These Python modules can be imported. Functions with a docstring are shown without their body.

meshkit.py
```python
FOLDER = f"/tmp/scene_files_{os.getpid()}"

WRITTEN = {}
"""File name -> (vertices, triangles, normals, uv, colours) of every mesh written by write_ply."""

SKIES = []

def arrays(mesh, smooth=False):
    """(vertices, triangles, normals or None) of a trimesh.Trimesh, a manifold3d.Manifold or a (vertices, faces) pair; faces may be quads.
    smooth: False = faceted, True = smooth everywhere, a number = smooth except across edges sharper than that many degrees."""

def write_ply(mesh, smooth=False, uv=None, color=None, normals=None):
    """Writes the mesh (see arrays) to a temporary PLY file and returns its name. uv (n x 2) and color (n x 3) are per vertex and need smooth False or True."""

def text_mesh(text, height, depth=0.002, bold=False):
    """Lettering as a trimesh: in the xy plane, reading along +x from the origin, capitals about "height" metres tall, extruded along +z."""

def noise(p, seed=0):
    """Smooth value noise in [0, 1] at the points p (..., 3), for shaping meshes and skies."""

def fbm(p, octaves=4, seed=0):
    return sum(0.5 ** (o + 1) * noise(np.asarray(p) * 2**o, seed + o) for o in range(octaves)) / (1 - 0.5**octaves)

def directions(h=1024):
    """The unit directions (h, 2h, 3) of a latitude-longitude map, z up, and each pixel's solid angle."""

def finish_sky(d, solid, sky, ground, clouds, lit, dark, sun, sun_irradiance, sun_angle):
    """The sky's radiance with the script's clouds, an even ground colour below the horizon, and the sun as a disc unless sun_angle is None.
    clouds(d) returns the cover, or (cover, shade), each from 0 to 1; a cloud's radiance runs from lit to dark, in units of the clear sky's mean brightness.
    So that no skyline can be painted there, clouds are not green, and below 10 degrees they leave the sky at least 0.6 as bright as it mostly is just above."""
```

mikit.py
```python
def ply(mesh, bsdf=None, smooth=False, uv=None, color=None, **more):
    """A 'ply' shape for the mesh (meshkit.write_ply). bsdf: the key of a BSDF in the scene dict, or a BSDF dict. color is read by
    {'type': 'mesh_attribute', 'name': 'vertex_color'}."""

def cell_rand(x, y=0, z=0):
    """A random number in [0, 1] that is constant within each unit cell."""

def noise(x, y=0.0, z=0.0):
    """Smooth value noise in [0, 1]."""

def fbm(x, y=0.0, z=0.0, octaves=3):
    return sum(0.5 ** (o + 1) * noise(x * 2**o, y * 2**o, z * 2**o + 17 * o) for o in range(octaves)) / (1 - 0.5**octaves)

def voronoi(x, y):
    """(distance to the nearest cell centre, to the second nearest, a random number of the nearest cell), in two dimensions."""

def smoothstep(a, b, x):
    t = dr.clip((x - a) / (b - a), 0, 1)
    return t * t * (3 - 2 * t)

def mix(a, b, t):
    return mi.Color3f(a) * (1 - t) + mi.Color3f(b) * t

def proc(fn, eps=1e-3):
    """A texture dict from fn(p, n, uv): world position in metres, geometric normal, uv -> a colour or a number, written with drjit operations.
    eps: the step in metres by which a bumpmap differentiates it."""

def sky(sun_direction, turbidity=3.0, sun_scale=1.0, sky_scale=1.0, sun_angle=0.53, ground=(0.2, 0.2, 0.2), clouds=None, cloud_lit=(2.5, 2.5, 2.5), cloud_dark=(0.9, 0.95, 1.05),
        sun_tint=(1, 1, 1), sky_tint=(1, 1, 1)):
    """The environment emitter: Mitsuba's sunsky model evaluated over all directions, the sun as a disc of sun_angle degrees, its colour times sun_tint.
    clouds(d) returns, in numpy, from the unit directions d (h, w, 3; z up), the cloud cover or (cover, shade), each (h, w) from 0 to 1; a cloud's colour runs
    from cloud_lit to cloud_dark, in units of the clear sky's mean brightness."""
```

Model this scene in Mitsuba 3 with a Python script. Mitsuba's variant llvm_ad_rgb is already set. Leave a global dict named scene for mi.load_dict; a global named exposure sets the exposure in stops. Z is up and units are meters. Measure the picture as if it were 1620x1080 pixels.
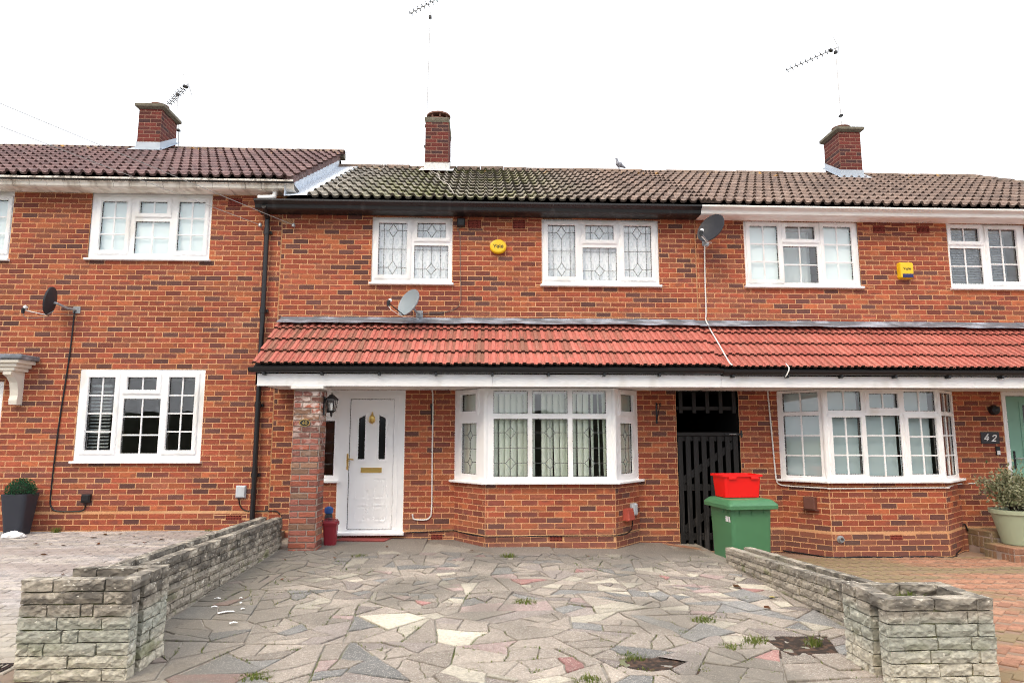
import math, random
import numpy as np
import drjit as dr
import mitsuba as mi
import mikit, meshkit
import trimesh, manifold3d
from scipy.spatial import Voronoi
from shapely.geometry import Polygon, box as sbox, Point
from shapely import affinity
from mikit import noise, fbm, smoothstep, mix, voronoi, cell_rand

T = mi.ScalarTransform4f
scene, labels = {}, {}
rng = np.random.default_rng(7)

# ------------------------------------------------------------------ camera, sky, exposure
YAW, PITCH, EYE = math.radians(2.4), math.radians(7.9), [0.0, -9.77, 1.47]
FWD = [math.sin(YAW) * math.cos(PITCH), math.cos(YAW) * math.cos(PITCH), math.sin(PITCH)]
scene['camera'] = {'type': 'perspective', 'fov': 2 * math.degrees(math.atan(0.75)), 'fov_axis': 'x', 'near_clip': 0.05, 'far_clip': 2000.0,
                   'to_world': T().look_at(origin=EYE, target=[e + f for e, f in zip(EYE, FWD)], up=[0, 0, 1])}
scene['daylight'] = mikit.sky([-0.35, -0.62, 0.7], turbidity=3, sun_scale=0.16, sun_angle=25, clouds=lambda d: (np.ones(d.shape[:2]), 1 - np.clip(d[..., 2], 0, 1)),
                              cloud_lit=(2.85, 2.95, 3.1), cloud_dark=(1.3, 1.35, 1.42), sun_tint=(1.0, 0.99, 0.97), ground=(0.2, 0.2, 0.2))
exposure = 3.08

# ------------------------------------------------------------------ helpers
class MB:
    """Collects pieces into one mesh; every piece may carry a (tone, shade) pair kept in uv."""
    def __init__(self):
        self.v, self.f, self.t, self.n = [], [], [], 0
    def add(self, v, f, tone=(0.5, 0.5)):
        v = np.asarray(v, float); f = np.asarray(f, int)
        if f.shape[1] == 4:
            f = np.vstack([f[:, [0, 1, 2]], f[:, [0, 2, 3]]])
        self.v.append(v); self.f.append(f + self.n); self.t.append(np.tile(tone, (len(v), 1))); self.n += len(v)
        return self
    def tm(self, m, tone=(0.5, 0.5)):
        return self.add(m.vertices, m.faces, tone)
    def mesh(self):
        return np.vstack(self.v), np.vstack(self.f), np.vstack(self.t)

def fresh(key):
    if key not in used:
        used.add(key); return key
    k = counts.get(key, 1)
    while True:
        c = f'{key}_{k:03d}'; k += 1
        if c not in used:
            used.add(c); counts[key] = k; return c
used, counts = set(), {}

def thing(name, label, cat, group=None):
    k = fresh(name); labels[k] = {'label': label, 'category': cat}
    if group: labels[k]['group'] = group
    return k

def structure(name):
    k = fresh(name); labels[k] = {'kind': 'structure'}; return k

def put(key, mb, bsdf, smooth=False, label=None, kind=None, **kw):
    """One entry of the scene from an MB, a trimesh or a (v, f) pair."""
    if isinstance(mb, MB):
        v, f, t = mb.mesh()
        if smooth is False or smooth is True:
            scene[key] = mikit.ply((v, f), bsdf, smooth, uv=t, **kw)
        else:
            scene[key] = mikit.ply((v, f), bsdf, smooth, **kw)
    else:
        scene[key] = mikit.ply(mb, bsdf, smooth, **kw)
    used.add(key)
    if label: labels.setdefault(key, {})['label'] = label
    if kind: labels.setdefault(key, {})['kind'] = kind
    return key

def part(parent, name, mb, bsdf, smooth=False, **kw):
    return put(fresh(parent + '__' + name), mb, bsdf, smooth, **kw)

class Plane:
    """Local (u, z, d): u along the wall to the right, z up, d out towards the street."""
    def __init__(self, a, b, z=0.0):
        self.o = np.array([a[0], a[1], z]); d = np.array([b[0] - a[0], b[1] - a[1]]); self.L = float(np.hypot(*d)); d = d / self.L
        self.U = np.array([d[0], d[1], 0]); self.N = np.array([d[1], -d[0], 0])
    def __call__(self, p):
        p = np.atleast_2d(np.asarray(p, float))
        return self.o + p[:, :1] * self.U + p[:, 1:2] * [0, 0, 1.0] + p[:, 2:3] * self.N

FRONT = Plane((0, 0), (1, 0))

def cbox_local(u0, u1, z0, z1, d0, d1, c=0.004, back=True):
    c = min(c, (u1 - u0) * .4, (z1 - z0) * .4, abs(d1 - d0) * .45)
    v = [(u0, z0, d0), (u1, z0, d0), (u1, z1, d0), (u0, z1, d0), (u0, z0, d1 - c), (u1, z0, d1 - c), (u1, z1, d1 - c), (u0, z1, d1 - c),
         (u0 + c, z0 + c, d1), (u1 - c, z0 + c, d1), (u1 - c, z1 - c, d1), (u0 + c, z1 - c, d1)]
    f = [(8, 9, 10, 11)]
    for i in range(4):
        j = (i + 1) % 4
        f += [(i, j, j + 4, i + 4), (i + 4, j + 4, j + 8, i + 8)]
    if back: f.append((3, 2, 1, 0))
    return np.array(v, float), np.array(f)

def lbox(mb, P, u0, u1, z0, z1, d0, d1, c=0.004, tone=(.5, .5), back=True):
    v, f = cbox_local(u0, u1, z0, z1, d0, d1, c, back); mb.add(P(v), f, tone); return mb

def wbox(mb, x0, x1, y0, y1, z0, z1, c=0.004, tone=(.5, .5)):
    """World-axis box, all edges chamfered."""
    c = min(c, (x1 - x0) * .4, (y1 - y0) * .4, (z1 - z0) * .4)
    m = trimesh.convex.convex_hull(np.array([(x, y, z) for x in (x0, x1) for y in (y0 + c, y1 - c) for z in (z0 + c, z1 - c)] +
        [(x, y, z) for x in (x0 + c, x1 - c) for y in (y0, y1) for z in (z0 + c, z1 - c)] + [(x, y, z) for x in (x0 + c, x1 - c) for y in (y0 + c, y1 - c) for z in (z0, z1)])) if c > 0 else \
        trimesh.creation.box(bounds=[(x0, y0, z0), (x1, y1, z1)])
    return mb.tm(m, tone)

def plate(mb, P, outer, holes, d0, d1, tone=(.5, .5)):
    """A flat plate (u0,u1,z0,z1) or polygon, with rectangular or polygon holes, from d0 to d1."""
    g = sbox(outer[0], outer[2], outer[1], outer[3]) if len(outer) == 4 and np.isscalar(outer[0]) else Polygon(outer)
    for h in holes:
        g = g.difference(sbox(h[0], h[2], h[1], h[3]) if len(h) == 4 and np.isscalar(h[0]) else Polygon(h))
    for q in getattr(g, 'geoms', [g]):
        if q.area < 1e-7: continue
        m = trimesh.creation.extrude_polygon(q, d1 - d0, engine='earcut')
        v = np.array(m.vertices); v[:, 2] += d0
        mb.add(P(v), m.faces, tone)
    return mb

def sheet(mb, P, outer, holes, d, tone=(.5, .5)):
    """A single-sided flat sheet with holes."""
    g = sbox(outer[0], outer[2], outer[1], outer[3])
    for h in holes: g = g.difference(sbox(h[0], h[2], h[1], h[3]))
    for q in getattr(g, 'geoms', [g]):
        v, f = trimesh.creation.triangulate_polygon(q, engine='earcut')
        mb.add(P(np.column_stack([v, np.full(len(v), d)])), f, tone)
    return mb

def extrude_x(mb, prof, x0, x1, closed=True, tone=(.5, .5)):
    """A (y, z) profile (outline, anticlockwise seen from +x) carried along x, with end caps."""
    p = np.array(prof, float); n = len(p)
    v = np.vstack([np.column_stack([np.full(n, x), p]) for x in (x0, x1)])
    f = [(i, (i + 1) % n, n + (i + 1) % n, n + i) for i in range(n if closed else n - 1)]
    mb.add(v, np.array(f)[:, ::-1], tone)
    if closed:
        v2, f2 = trimesh.creation.triangulate_polygon(Polygon(p), engine='earcut')
        for x, s in ((x0, 1), (x1, -1)):
            mb.add(np.column_stack([np.full(len(v2), x), v2]), f2[:, ::s], tone)
    return mb

def tube(mb, pts, r, sides=8, tone=(.5, .5)):
    p = np.asarray(pts, float); r = np.broadcast_to(r, (len(p),))
    t = np.gradient(p, axis=0); t /= np.linalg.norm(t, axis=1, keepdims=True) + 1e-12
    a = np.cross(t, np.where(np.abs(t[:, 2:]) < .9, [0, 0, 1.0], [1.0, 0, 0])); a /= np.linalg.norm(a, axis=1, keepdims=True) + 1e-12
    b = np.cross(t, a); th = np.arange(sides) * 2 * np.pi / sides
    v = (p[:, None] + r[:, None, None] * (np.cos(th)[None, :, None] * a[:, None] + np.sin(th)[None, :, None] * b[:, None])).reshape(-1, 3)
    f = [(i * sides + j, i * sides + (j + 1) % sides, (i + 1) * sides + (j + 1) % sides, (i + 1) * sides + j) for i in range(len(p) - 1) for j in range(sides)]
    mb.add(v, f, tone)
    for i, s in ((0, -1), (len(p) - 1, 1)):
        vv = np.vstack([v[i * sides:(i + 1) * sides], p[i:i + 1]])
        mb.add(vv, np.array([(j, (j + 1) % sides, sides) for j in range(sides)])[:, ::s], tone)
    return mb

def curve(pts, n=8):
    """Catmull-Rom through the points."""
    p = np.asarray(pts, float); q = np.vstack([2 * p[0] - p[1], p, 2 * p[-1] - p[-2]]); out = []
    for i in range(1, len(q) - 2):
        for t in np.linspace(0, 1, n, endpoint=False):
            out.append(.5 * (2 * q[i] + (q[i + 1] - q[i - 1]) * t + (2 * q[i - 1] - 5 * q[i] + 4 * q[i + 1] - q[i + 2]) * t ** 2 + (3 * q[i] - q[i - 1] - 3 * q[i + 1] + q[i + 2]) * t ** 3))
    return np.array(out + [p[-1]])

def loft(mb, rings, caps=True, tone=(.5, .5)):
    rings = [np.asarray(r, float) for r in rings]; n = len(rings[0]); v = np.vstack(rings)
    f = [(k * n + i, k * n + (i + 1) % n, (k + 1) * n + (i + 1) % n, (k + 1) * n + i) for k in range(len(rings) - 1) for i in range(n)]
    mb.add(v, f, tone)
    if caps:
        for r, s in ((rings[0], -1), (rings[-1], 1)):
            mb.add(np.vstack([r, r.mean(0)]), np.array([(i, (i + 1) % n, n) for i in range(n)])[:, ::s], tone)
    return mb

def rrect(w, d, r, n=4):
    """Rounded rectangle ring in xy, centred."""
    out = []
    for cx, cy, a0 in ((w / 2 - r, d / 2 - r, 0), (-w / 2 + r, d / 2 - r, 90), (-w / 2 + r, -d / 2 + r, 180), (w / 2 - r, -d / 2 + r, 270)):
        for k in range(n + 1):
            a = math.radians(a0 + 90 * k / n); out.append((cx + r * math.cos(a), cy + r * math.sin(a)))
    return np.array(out)

def ring3(xy, z): return np.column_stack([xy, np.full(len(xy), z)])
def circ(r, n=24): return np.array([(r * math.cos(a), r * math.sin(a)) for a in np.arange(n) * 2 * math.pi / n])

def place(v, loc, rz=0.0, M=None):
    v = np.asarray(v, float)
    if M is not None: v = v @ np.asarray(M).T
    c, s = math.cos(rz), math.sin(rz)
    return v @ np.array([[c, -s, 0], [s, c, 0], [0, 0, 1]]).T + np.asarray(loc)

def moved(mb, loc, rz=0.0, M=None):
    mb.v = [place(v, loc, rz, M) for v in mb.v]; return mb

def subtract(r, o):
    """Rectangle r minus rectangle o, as rectangles."""
    a, b, c, d = r; e, f, g, h = o
    if e >= b or f <= a or g >= d or h <= c: return [r]
    out = []
    if h < d: out.append((a, b, h, d))
    if g > c: out.append((a, b, c, g))
    m0, m1 = max(c, g), min(d, h)
    if e > a: out.append((a, e, m0, m1))
    if f < b: out.append((f, b, m0, m1))
    return out

# ------------------------------------------------------------------ ground heights
def driveway_z(x, y): return (0.04 - 0.022 * x) * (1 + np.clip(y, -5.3, 0) / 5.3)
def left_z(x, y): return 0.195 * (1 + np.clip(y, -5.3, 0.2) / 5.3)
def right_z(x, y): return -0.15 * (1 + np.clip(y, -5.3, 0.2) / 5.3)

# ------------------------------------------------------------------ materials
def bsdf(name, d): scene[name] = d; used.add(name)
def col(c): return {'type': 'rgb', 'value': list(c)}
def plain(name, c, rough=0.5, **k): bsdf(name, {'type': 'twosided', 'b': {'type': 'principled', 'base_color': col(c) if not callable(c) else mikit.proc(c), 'roughness': rough, **k}})
def bumped(name, c, h, scale=0.003, rough=0.8, eps=2e-3, **k):
    bsdf(name, {'type': 'twosided', 'b': {'type': 'bumpmap', 'arbitrary': mikit.proc(h, eps), 'scale': scale,
         'n': {'type': 'principled', 'base_color': mikit.proc(c) if callable(c) else col(c), 'roughness': rough, **k}}})

def pick(t, *stops):
    """A colour by the piece's tone t: stops are (upper bound, colour)."""
    c = mi.Color3f(stops[-1][1])
    for b, k in reversed(stops[:-1]): c = dr.select(t < b, mi.Color3f(k), c)
    return c

def brick_colour(p, n, uv):
    c = pick(uv.x, (.42, (.335, .078, .040)), (.60, (.405, .113, .048)), (.76, (.295, .090, .050)), (.905, (.22, .060, .040)), (1, (.135, .054, .044)))
    g = fbm(p.x * 45 + uv.y * 91, p.y * 45, p.z * 60); s = noise(p.x * 9 + uv.x * 70, p.y * 9, p.z * 16)
    c = c * (0.72 + 0.42 * uv.y) * (0.72 + 0.56 * g)
    c = mix(c, (.13, .055, .048), 0.45 * smoothstep(.6, .9, s))
    drift = fbm(p.x * .7 + 3, p.y * .7, p.z * .9)
    c = c * (0.72 + .56 * drift)
    damp = smoothstep(.45, .05, p.z + .5 * (fbm(p.x * 2.2, p.y * 2.2, p.z * 4 + 2) - .5)) * smoothstep(-3.2, -2.6, p.x)
    c = mix(c, (.15, .085, .07), .5 * damp)
    return mix(c, (.5, .36, .27), 0.35 * smoothstep(.80, .9, fbm(p.x * 30, p.y * 30, p.z * 30 + 7)))
bumped('brick_clay', brick_colour, lambda p, n, uv: fbm(p.x * 110, p.y * 110, p.z * 110), 0.004, 0.85)

def mortar_colour(p, n, uv):
    return mix((.58, .275, .125), (.66, .40, .22), fbm(p.x * 2, p.y * 2, p.z * 2)) * (0.78 + 0.4 * fbm(p.x * 60, p.y * 60, p.z * 60))
plain('mortar_sand', mortar_colour, 0.95)

def pillar_colour(p, n, uv):
    c = pick(uv.x, (.35, (.36, .11, .07)), (.65, (.29, .10, .075)), (.85, (.27, .15, .10)), (1, (.18, .075, .06)))
    c = c * (0.7 + 0.4 * uv.y) * (0.7 + 0.6 * fbm(p.x * 40, p.y * 40, p.z * 60))
    salt = smoothstep(.46, .66, fbm(p.x * 14, p.y * 14, p.z * 16)) * smoothstep(1.0, 1.9, p.z)
    return mix(c, (.60, .52, .48), 0.8 * salt)
bumped('pillar_brick', pillar_colour, lambda p, n, uv: fbm(p.x * 70, p.y * 70, p.z * 70), 0.007, 0.88)
plain('pillar_mortar', lambda p, n, uv: mix((.27, .20, .16), (.42, .35, .31), fbm(p.x * 12, p.y * 12, p.z * 12)), 0.95)
plain('chimney_mortar', (.30, .17, .125), 0.95)
def chim_colour(p, n, uv):
    c = pick(uv.x, (.5, (.15, .030, .023)), (.75, (.115, .028, .024)), (1, (.065, .026, .026)))
    return c * (0.65 + .5 * uv.y) * (0.7 + 0.6 * fbm(p.x * 40, p.y * 40, p.z * 60))
plain('chimney_brick', chim_colour, 0.88)

def tile_fn(base, dark, lich, aged):
    def fn(p, n, uv):
        c = mix(base, dark, smoothstep(.35, .8, fbm(p.x * 5, p.y * 5, p.z * 5 + 3))) * (0.80 + 0.36 * uv.y)
        if aged:     # greyer and mossier towards the left chimney, browner to the right
            c = mix(mix((.235, .21, .175), (.165, .148, .124), smoothstep(.35, .8, fbm(p.x * 5, p.y * 5, p.z * 5 + 3))) * (0.80 + 0.36 * uv.y), c, smoothstep(.5, 3.2, p.x + .8 * fbm(p.x * 2, p.y * 2, 1.)))
        c = c * (0.8 + 0.4 * fbm(p.x * 50, p.y * 50, p.z * 50))
        c = mix(c, lich, 0.6 * smoothstep(.62, .74, fbm(p.x * 16 + 5, p.y * 16, p.z * 16)))
        if aged:
            m = smoothstep(.40, .60, fbm(p.x * 1.1 + 2.3, p.y * 1.3, p.z * 1.3)) * smoothstep(2.2, 0.4, dr.abs(p.x + .35)) * smoothstep(.35, .55, fbm(p.x * 12, p.y * 9, p.z * 9))
            c = mix(c, (.175, .185, .055), .68 * m)
        c = c * dr.select(uv.x > 1.5, mi.Float(.5), mi.Float(1.0))  # lower edges darkened: dirt plus the shadow line between rows, painted in
        y = smoothstep(.70, .78, fbm(p.x * 6 + 40, p.y * 6, p.z * 6)) * smoothstep(2.3, 3.1, p.y)
        return mix(c, (.48, .26, .05), .8 * y)
    return fn
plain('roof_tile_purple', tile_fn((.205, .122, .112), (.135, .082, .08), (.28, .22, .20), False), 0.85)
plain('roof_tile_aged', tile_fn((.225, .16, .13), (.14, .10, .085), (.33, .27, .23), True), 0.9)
plain('ridge_clay', tile_fn((.24, .17, .13), (.13, .10, .085), (.36, .33, .27), False), 0.9)
def canopy_colour(p, n, uv):
    c = mix((.42, .112, .085), (.50, .155, .118), uv.y) * (.78 + .44 * fbm(p.x * 1.2 + 9, p.y * 1.2, p.z * 1.2)) * (0.8 + .35 * fbm(p.x * 30, p.y * 30, p.z * 30))
    d = smoothstep(.28, .62, fbm(p.x * 16, p.y * 2.6, p.z * 2.6)) * (.35 + .65 * smoothstep(3.2, 0., p.x))
    c = mix(c, (.17, .11, .07), dr.minimum(.9 * uv.x, .8) * d)
    c = mix(c, (.05, .04, .03), dr.select(uv.x > 1.5, mi.Float(.85), mi.Float(0.)))  # dark lower edge: row shadow put into the colour along with dirt
    return mix(c, (.55, .5, .44), .6 * smoothstep(.78, .86, fbm(p.x * 24, p.y * 24, p.z * 24)))
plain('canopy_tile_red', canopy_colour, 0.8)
plain('roof_underlay', (.02, .018, .018), 0.95)

plain('white_upvc', lambda p, n, uv: mix((.87, .87, .88), (.66, .64, .60), .55 * smoothstep(.56, .80, fbm(p.x * 5, p.y * 5, p.z * 2.2))), 0.35)
plain('white_paint', lambda p, n, uv: mix((.78, .76, .73), (.60, .55, .50), .5 * smoothstep(.5, .8, fbm(p.x * 4, p.y * 20, p.z * 12))), 0.5)
plain('soffit_paint', lambda p, n, uv: mix((.66, .63, .60), (.5, .46, .43), fbm(p.x * 5, p.y * 14, p.z * 12)), 0.6)
def gutter_colour(p, n, uv):
    c = mix((.80, .76, .70), (.62, .57, .50), smoothstep(.35, .7, fbm(p.x * 9, p.y * 9, p.z * 9)))
    c = mix(c, (.14, .12, .10), .7 * smoothstep(.55, .68, fbm(p.x * 20, p.y * 20, p.z * 26 + 9)) * smoothstep(5.0, 5.05, p.z))
    return mix(c, (.34, .28, .23), .5 * smoothstep(.55, .75, fbm(p.x * 16, p.y * 5, p.z * 3)))
plain('stained_concrete', gutter_colour, 0.85)
plain('black_paint', lambda p, n, uv: mix((.012, .011, .012), (.05, .045, .045), .6 * smoothstep(.6, .8, fbm(p.x * 14, p.y * 4, p.z * 3))), 0.4)
plain('black_plastic', (.012, .012, .014), 0.35)
plain('black_timber', lambda p, n, uv: mix((.006, .0055, .0055), (.055, .05, .048), smoothstep(.45, .8, fbm(p.x * 60, p.y * 60, p.z * 3)) * smoothstep(1.0, -.2, p.z)), 0.6)
def lead_colour(p, n, uv):
    return mix((.17, .19, .22), (.42, .47, .55), smoothstep(.4, .75, fbm(p.x * 5, p.y * 9, p.z * 6))) * (.8 + .3 * fbm(p.x * 30, p.y * 30, p.z * 30))
plain('lead_sheet', lead_colour, 0.5, metallic=0.25)
plain('mid_lead', lambda p, n, uv: mix((.36, .41, .48), (.50, .55, .61), fbm(p.x * 8, p.y * 8, p.z * 8)), 0.5, metallic=0.15)
plain('pale_lead', (.66, .66, .65), 0.7)
plain('bright_lead', lambda p, n, uv: mix((.50, .56, .65), (.72, .76, .80), fbm(p.x * 8, p.y * 8, p.z * 8)), 0.45, metallic=0.15)
bsdf('window_glass', {'type': 'thindielectric', 'int_ior': 1.75, 'ext_ior': 1.0})
plain('came_lead', (.10, .105, .11), 0.5)
plain('gasket', (.03, .03, .03), 0.6)
plain('brass', (.72, .50, .16), 0.28, metallic=0.9)
plain('airbrick_clay', (.24, .045, .03), 0.85)
plain('interior_plaster', (.30, .27, .24), 0.95)
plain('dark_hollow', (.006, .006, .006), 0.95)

def net_colour(p, n, uv):
    k = .115
    row = dr.floor(p.z / k); u = (p.x + .5 * k * .8 * row) / (k * .8); w = p.z / k
    fu, fw = u - dr.floor(u) - .5, w - dr.floor(w) - .5
    r = dr.sqrt(dr.square(fu * 2.6) + dr.square(fw * 1.7))
    ringv = smoothstep(.22, .12, dr.abs(r - .55))
    fold = fbm(p.x * 16, 0., p.z * .6)
    return mix((.84, .88, .90), (.50, .57, .62), .55 * ringv + .45 * smoothstep(.5, .8, fold))
plain('net_fabric', net_colour, 0.9)
plain('blind_fabric', (.74, .85, .87), 0.85)  # cyan tint also carries the sky reflection of the left upstairs panes
plain('bay_blind', (.47, .59, .61), 0.85)
plain('door_white', (.88, .88, .89), 0.3)
plain('blind_slat', lambda p, n, uv: mix((.66, .76, .66), (.78, .84, .74), fbm(p.x * 12, 3., p.z * 2)), 0.85)
plain('venetian_slat', (.36, .40, .40), 0.5)
plain('grey_venetian', (.15, .185, .22), 0.5)

def slab_colour(p, n, uv):
    c = pick(uv.x, (.46, (.25, .212, .178)), (.65, (.295, .252, .21)), (.755, (.178, .172, .164)), (.845, (.40, .36, .29)), (.960, (.225, .19, .17)), (.975, (.30, .15, .135)), (1, (.31, .23, .21)))
    g = fbm(p.x * 60, p.y * 60, 0.); q = fbm(p.x * 3.2, p.y * 3.2, 2.)
    c = c * (.72 + .42 * uv.y) * (.70 + .6 * g) * (.8 + .4 * q)
    speck = smoothstep(.74, .80, noise(p.x * 170, p.y * 170, 0.))
    c = mix(c, (.52, .48, .42), .45 * speck)
    stain = smoothstep(.48, .7, fbm(p.x * 1.3 + 9, p.y * 1.3, 5.))
    c = mix(c, (.13, .118, .098), .6 * stain)
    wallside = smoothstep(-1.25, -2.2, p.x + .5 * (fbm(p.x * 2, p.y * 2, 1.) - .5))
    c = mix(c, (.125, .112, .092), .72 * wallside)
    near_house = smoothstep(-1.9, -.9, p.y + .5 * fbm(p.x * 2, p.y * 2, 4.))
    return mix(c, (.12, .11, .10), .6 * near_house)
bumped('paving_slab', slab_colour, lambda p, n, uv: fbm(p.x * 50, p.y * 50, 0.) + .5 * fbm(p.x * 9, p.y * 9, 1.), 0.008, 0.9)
def bed_colour(p, n, uv):
    c = mix((.20, .178, .152), (.27, .245, .212), fbm(p.x * 9, p.y * 9, 1.)) * (.7 + .5 * fbm(p.x * 70, p.y * 70, 0.))
    c = mix(c, (.10, .115, .035), .7 * smoothstep(.56, .68, fbm(p.x * 2.1, p.y * 2.1, 7.)) * smoothstep(-2.6, -3.8, p.y))
    return mix(c, (.10, .075, .055), .6 * smoothstep(.55, .7, fbm(p.x * 4, p.y * 4, 12.)))
bumped('paving_bed', bed_colour, lambda p, n, uv: fbm(p.x * 60, p.y * 60, 0.), 0.008, 0.95)
def block_l(p, n, uv):
    c = pick(uv.x, (.45, (.325, .29, .268)), (.75, (.30, .273, .26)), (1, (.35, .312, .278))) * (.75 + .4 * uv.y) * (.7 + .6 * fbm(p.x * 50, p.y * 50, 0.))
    c = mix(c, (.25, .205, .185), .6 * smoothstep(.45, .68, fbm(p.x * .9, p.y * 2.2, 0.)))
    return mix(c, (.37, .335, .27), .6 * smoothstep(-3.2, -4.6, p.y))
plain('grey_block', block_l, 0.9)
def block_r(p, n, uv):
    c = pick(uv.x, (.5, (.295, .148, .092)), (.8, (.275, .135, .086)), (1, (.315, .17, .11))) * (.88 + .2 * uv.y) * (.7 + .6 * fbm(p.x * 50, p.y * 50, 0.))
    return mix(c, (.175, .145, .08), .8 * smoothstep(.45, .66, fbm(p.x * .7, p.y * 2.4, 3.) + .16 * smoothstep(-3, -1.2, p.y)))
plain('red_block', block_r, 0.9)
plain('joint_sand', lambda p, n, uv: mix((.17, .125, .095), (.23, .175, .135), fbm(p.x * 20, p.y * 20, 0.)), 0.95)
bumped('asphalt', lambda p, n, uv: mix((.05, .05, .052), (.09, .088, .085), fbm(p.x * 40, p.y * 40, 0.)), lambda p, n, uv: fbm(p.x * 80, p.y * 80, 0.), 0.006, 0.92)
plain('pavement_concrete', lambda p, n, uv: mix((.22, .21, .2), (.3, .29, .27), fbm(p.x * 6, p.y * 6, 0.)) * (.8 + .4 * fbm(p.x * 60, p.y * 60, 0.)), 0.92)
def wall_block(p, n, uv):
    h = p.z + .05 * (fbm(p.x * 6, p.y * 6, 0.) - .5) * 2
    near = smoothstep(-4.5, -4.8, p.y)
    grey = mix((.29, .255, .208), (.39, .345, .28), uv.y)
    low = mix(mix((.335, .335, .28), (.47, .44, .36), smoothstep(.26, .08, h)), (.52, .47, .37), .6 * uv.x * smoothstep(.22, .1, h))
    c = mix(grey, mix(low, grey, smoothstep(.33, .43, h)), near)
    c = c * (.45 + 1.05 * fbm(p.x * 44, p.y * 44, p.z * 44))
    top = dr.lerp(smoothstep(.18, .36, h + .1 * uv.x), smoothstep(.38, .47, h), near)
    c = mix(c, (.062, .056, .05), .74 * top * smoothstep(.30, .60, fbm(p.x * 11, p.y * 11, p.z * 11)))
    c = mix(c, (.62, .58, .5), .8 * smoothstep(.70, .78, fbm(p.x * 46, p.y * 46, p.z * 46)))
    return mix(c, (.13, .15, .045), .55 * smoothstep(.58, .7, fbm(p.x * 5, p.y * 5, p.z * 9 + 3)) * smoothstep(.3, .1, h))
bumped('walling_block', wall_block, lambda p, n, uv: fbm(p.x * 48, p.y * 48, p.z * 48), 0.024, 0.92)
plain('walling_mortar', lambda p, n, uv: mix((.13, .115, .085), (.17, .17, .07), smoothstep(.4, .7, fbm(p.x * 9, p.y * 9, p.z * 9))), 0.95)
bumped('soil', lambda p, n, uv: mix((.028, .019, .014), (.085, .048, .032), smoothstep(.4, .75, fbm(p.x * 35, p.y * 35, p.z * 35))), lambda p, n, uv: fbm(p.x * 40, p.y * 40, p.z * 40), 0.02, 0.95)
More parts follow.
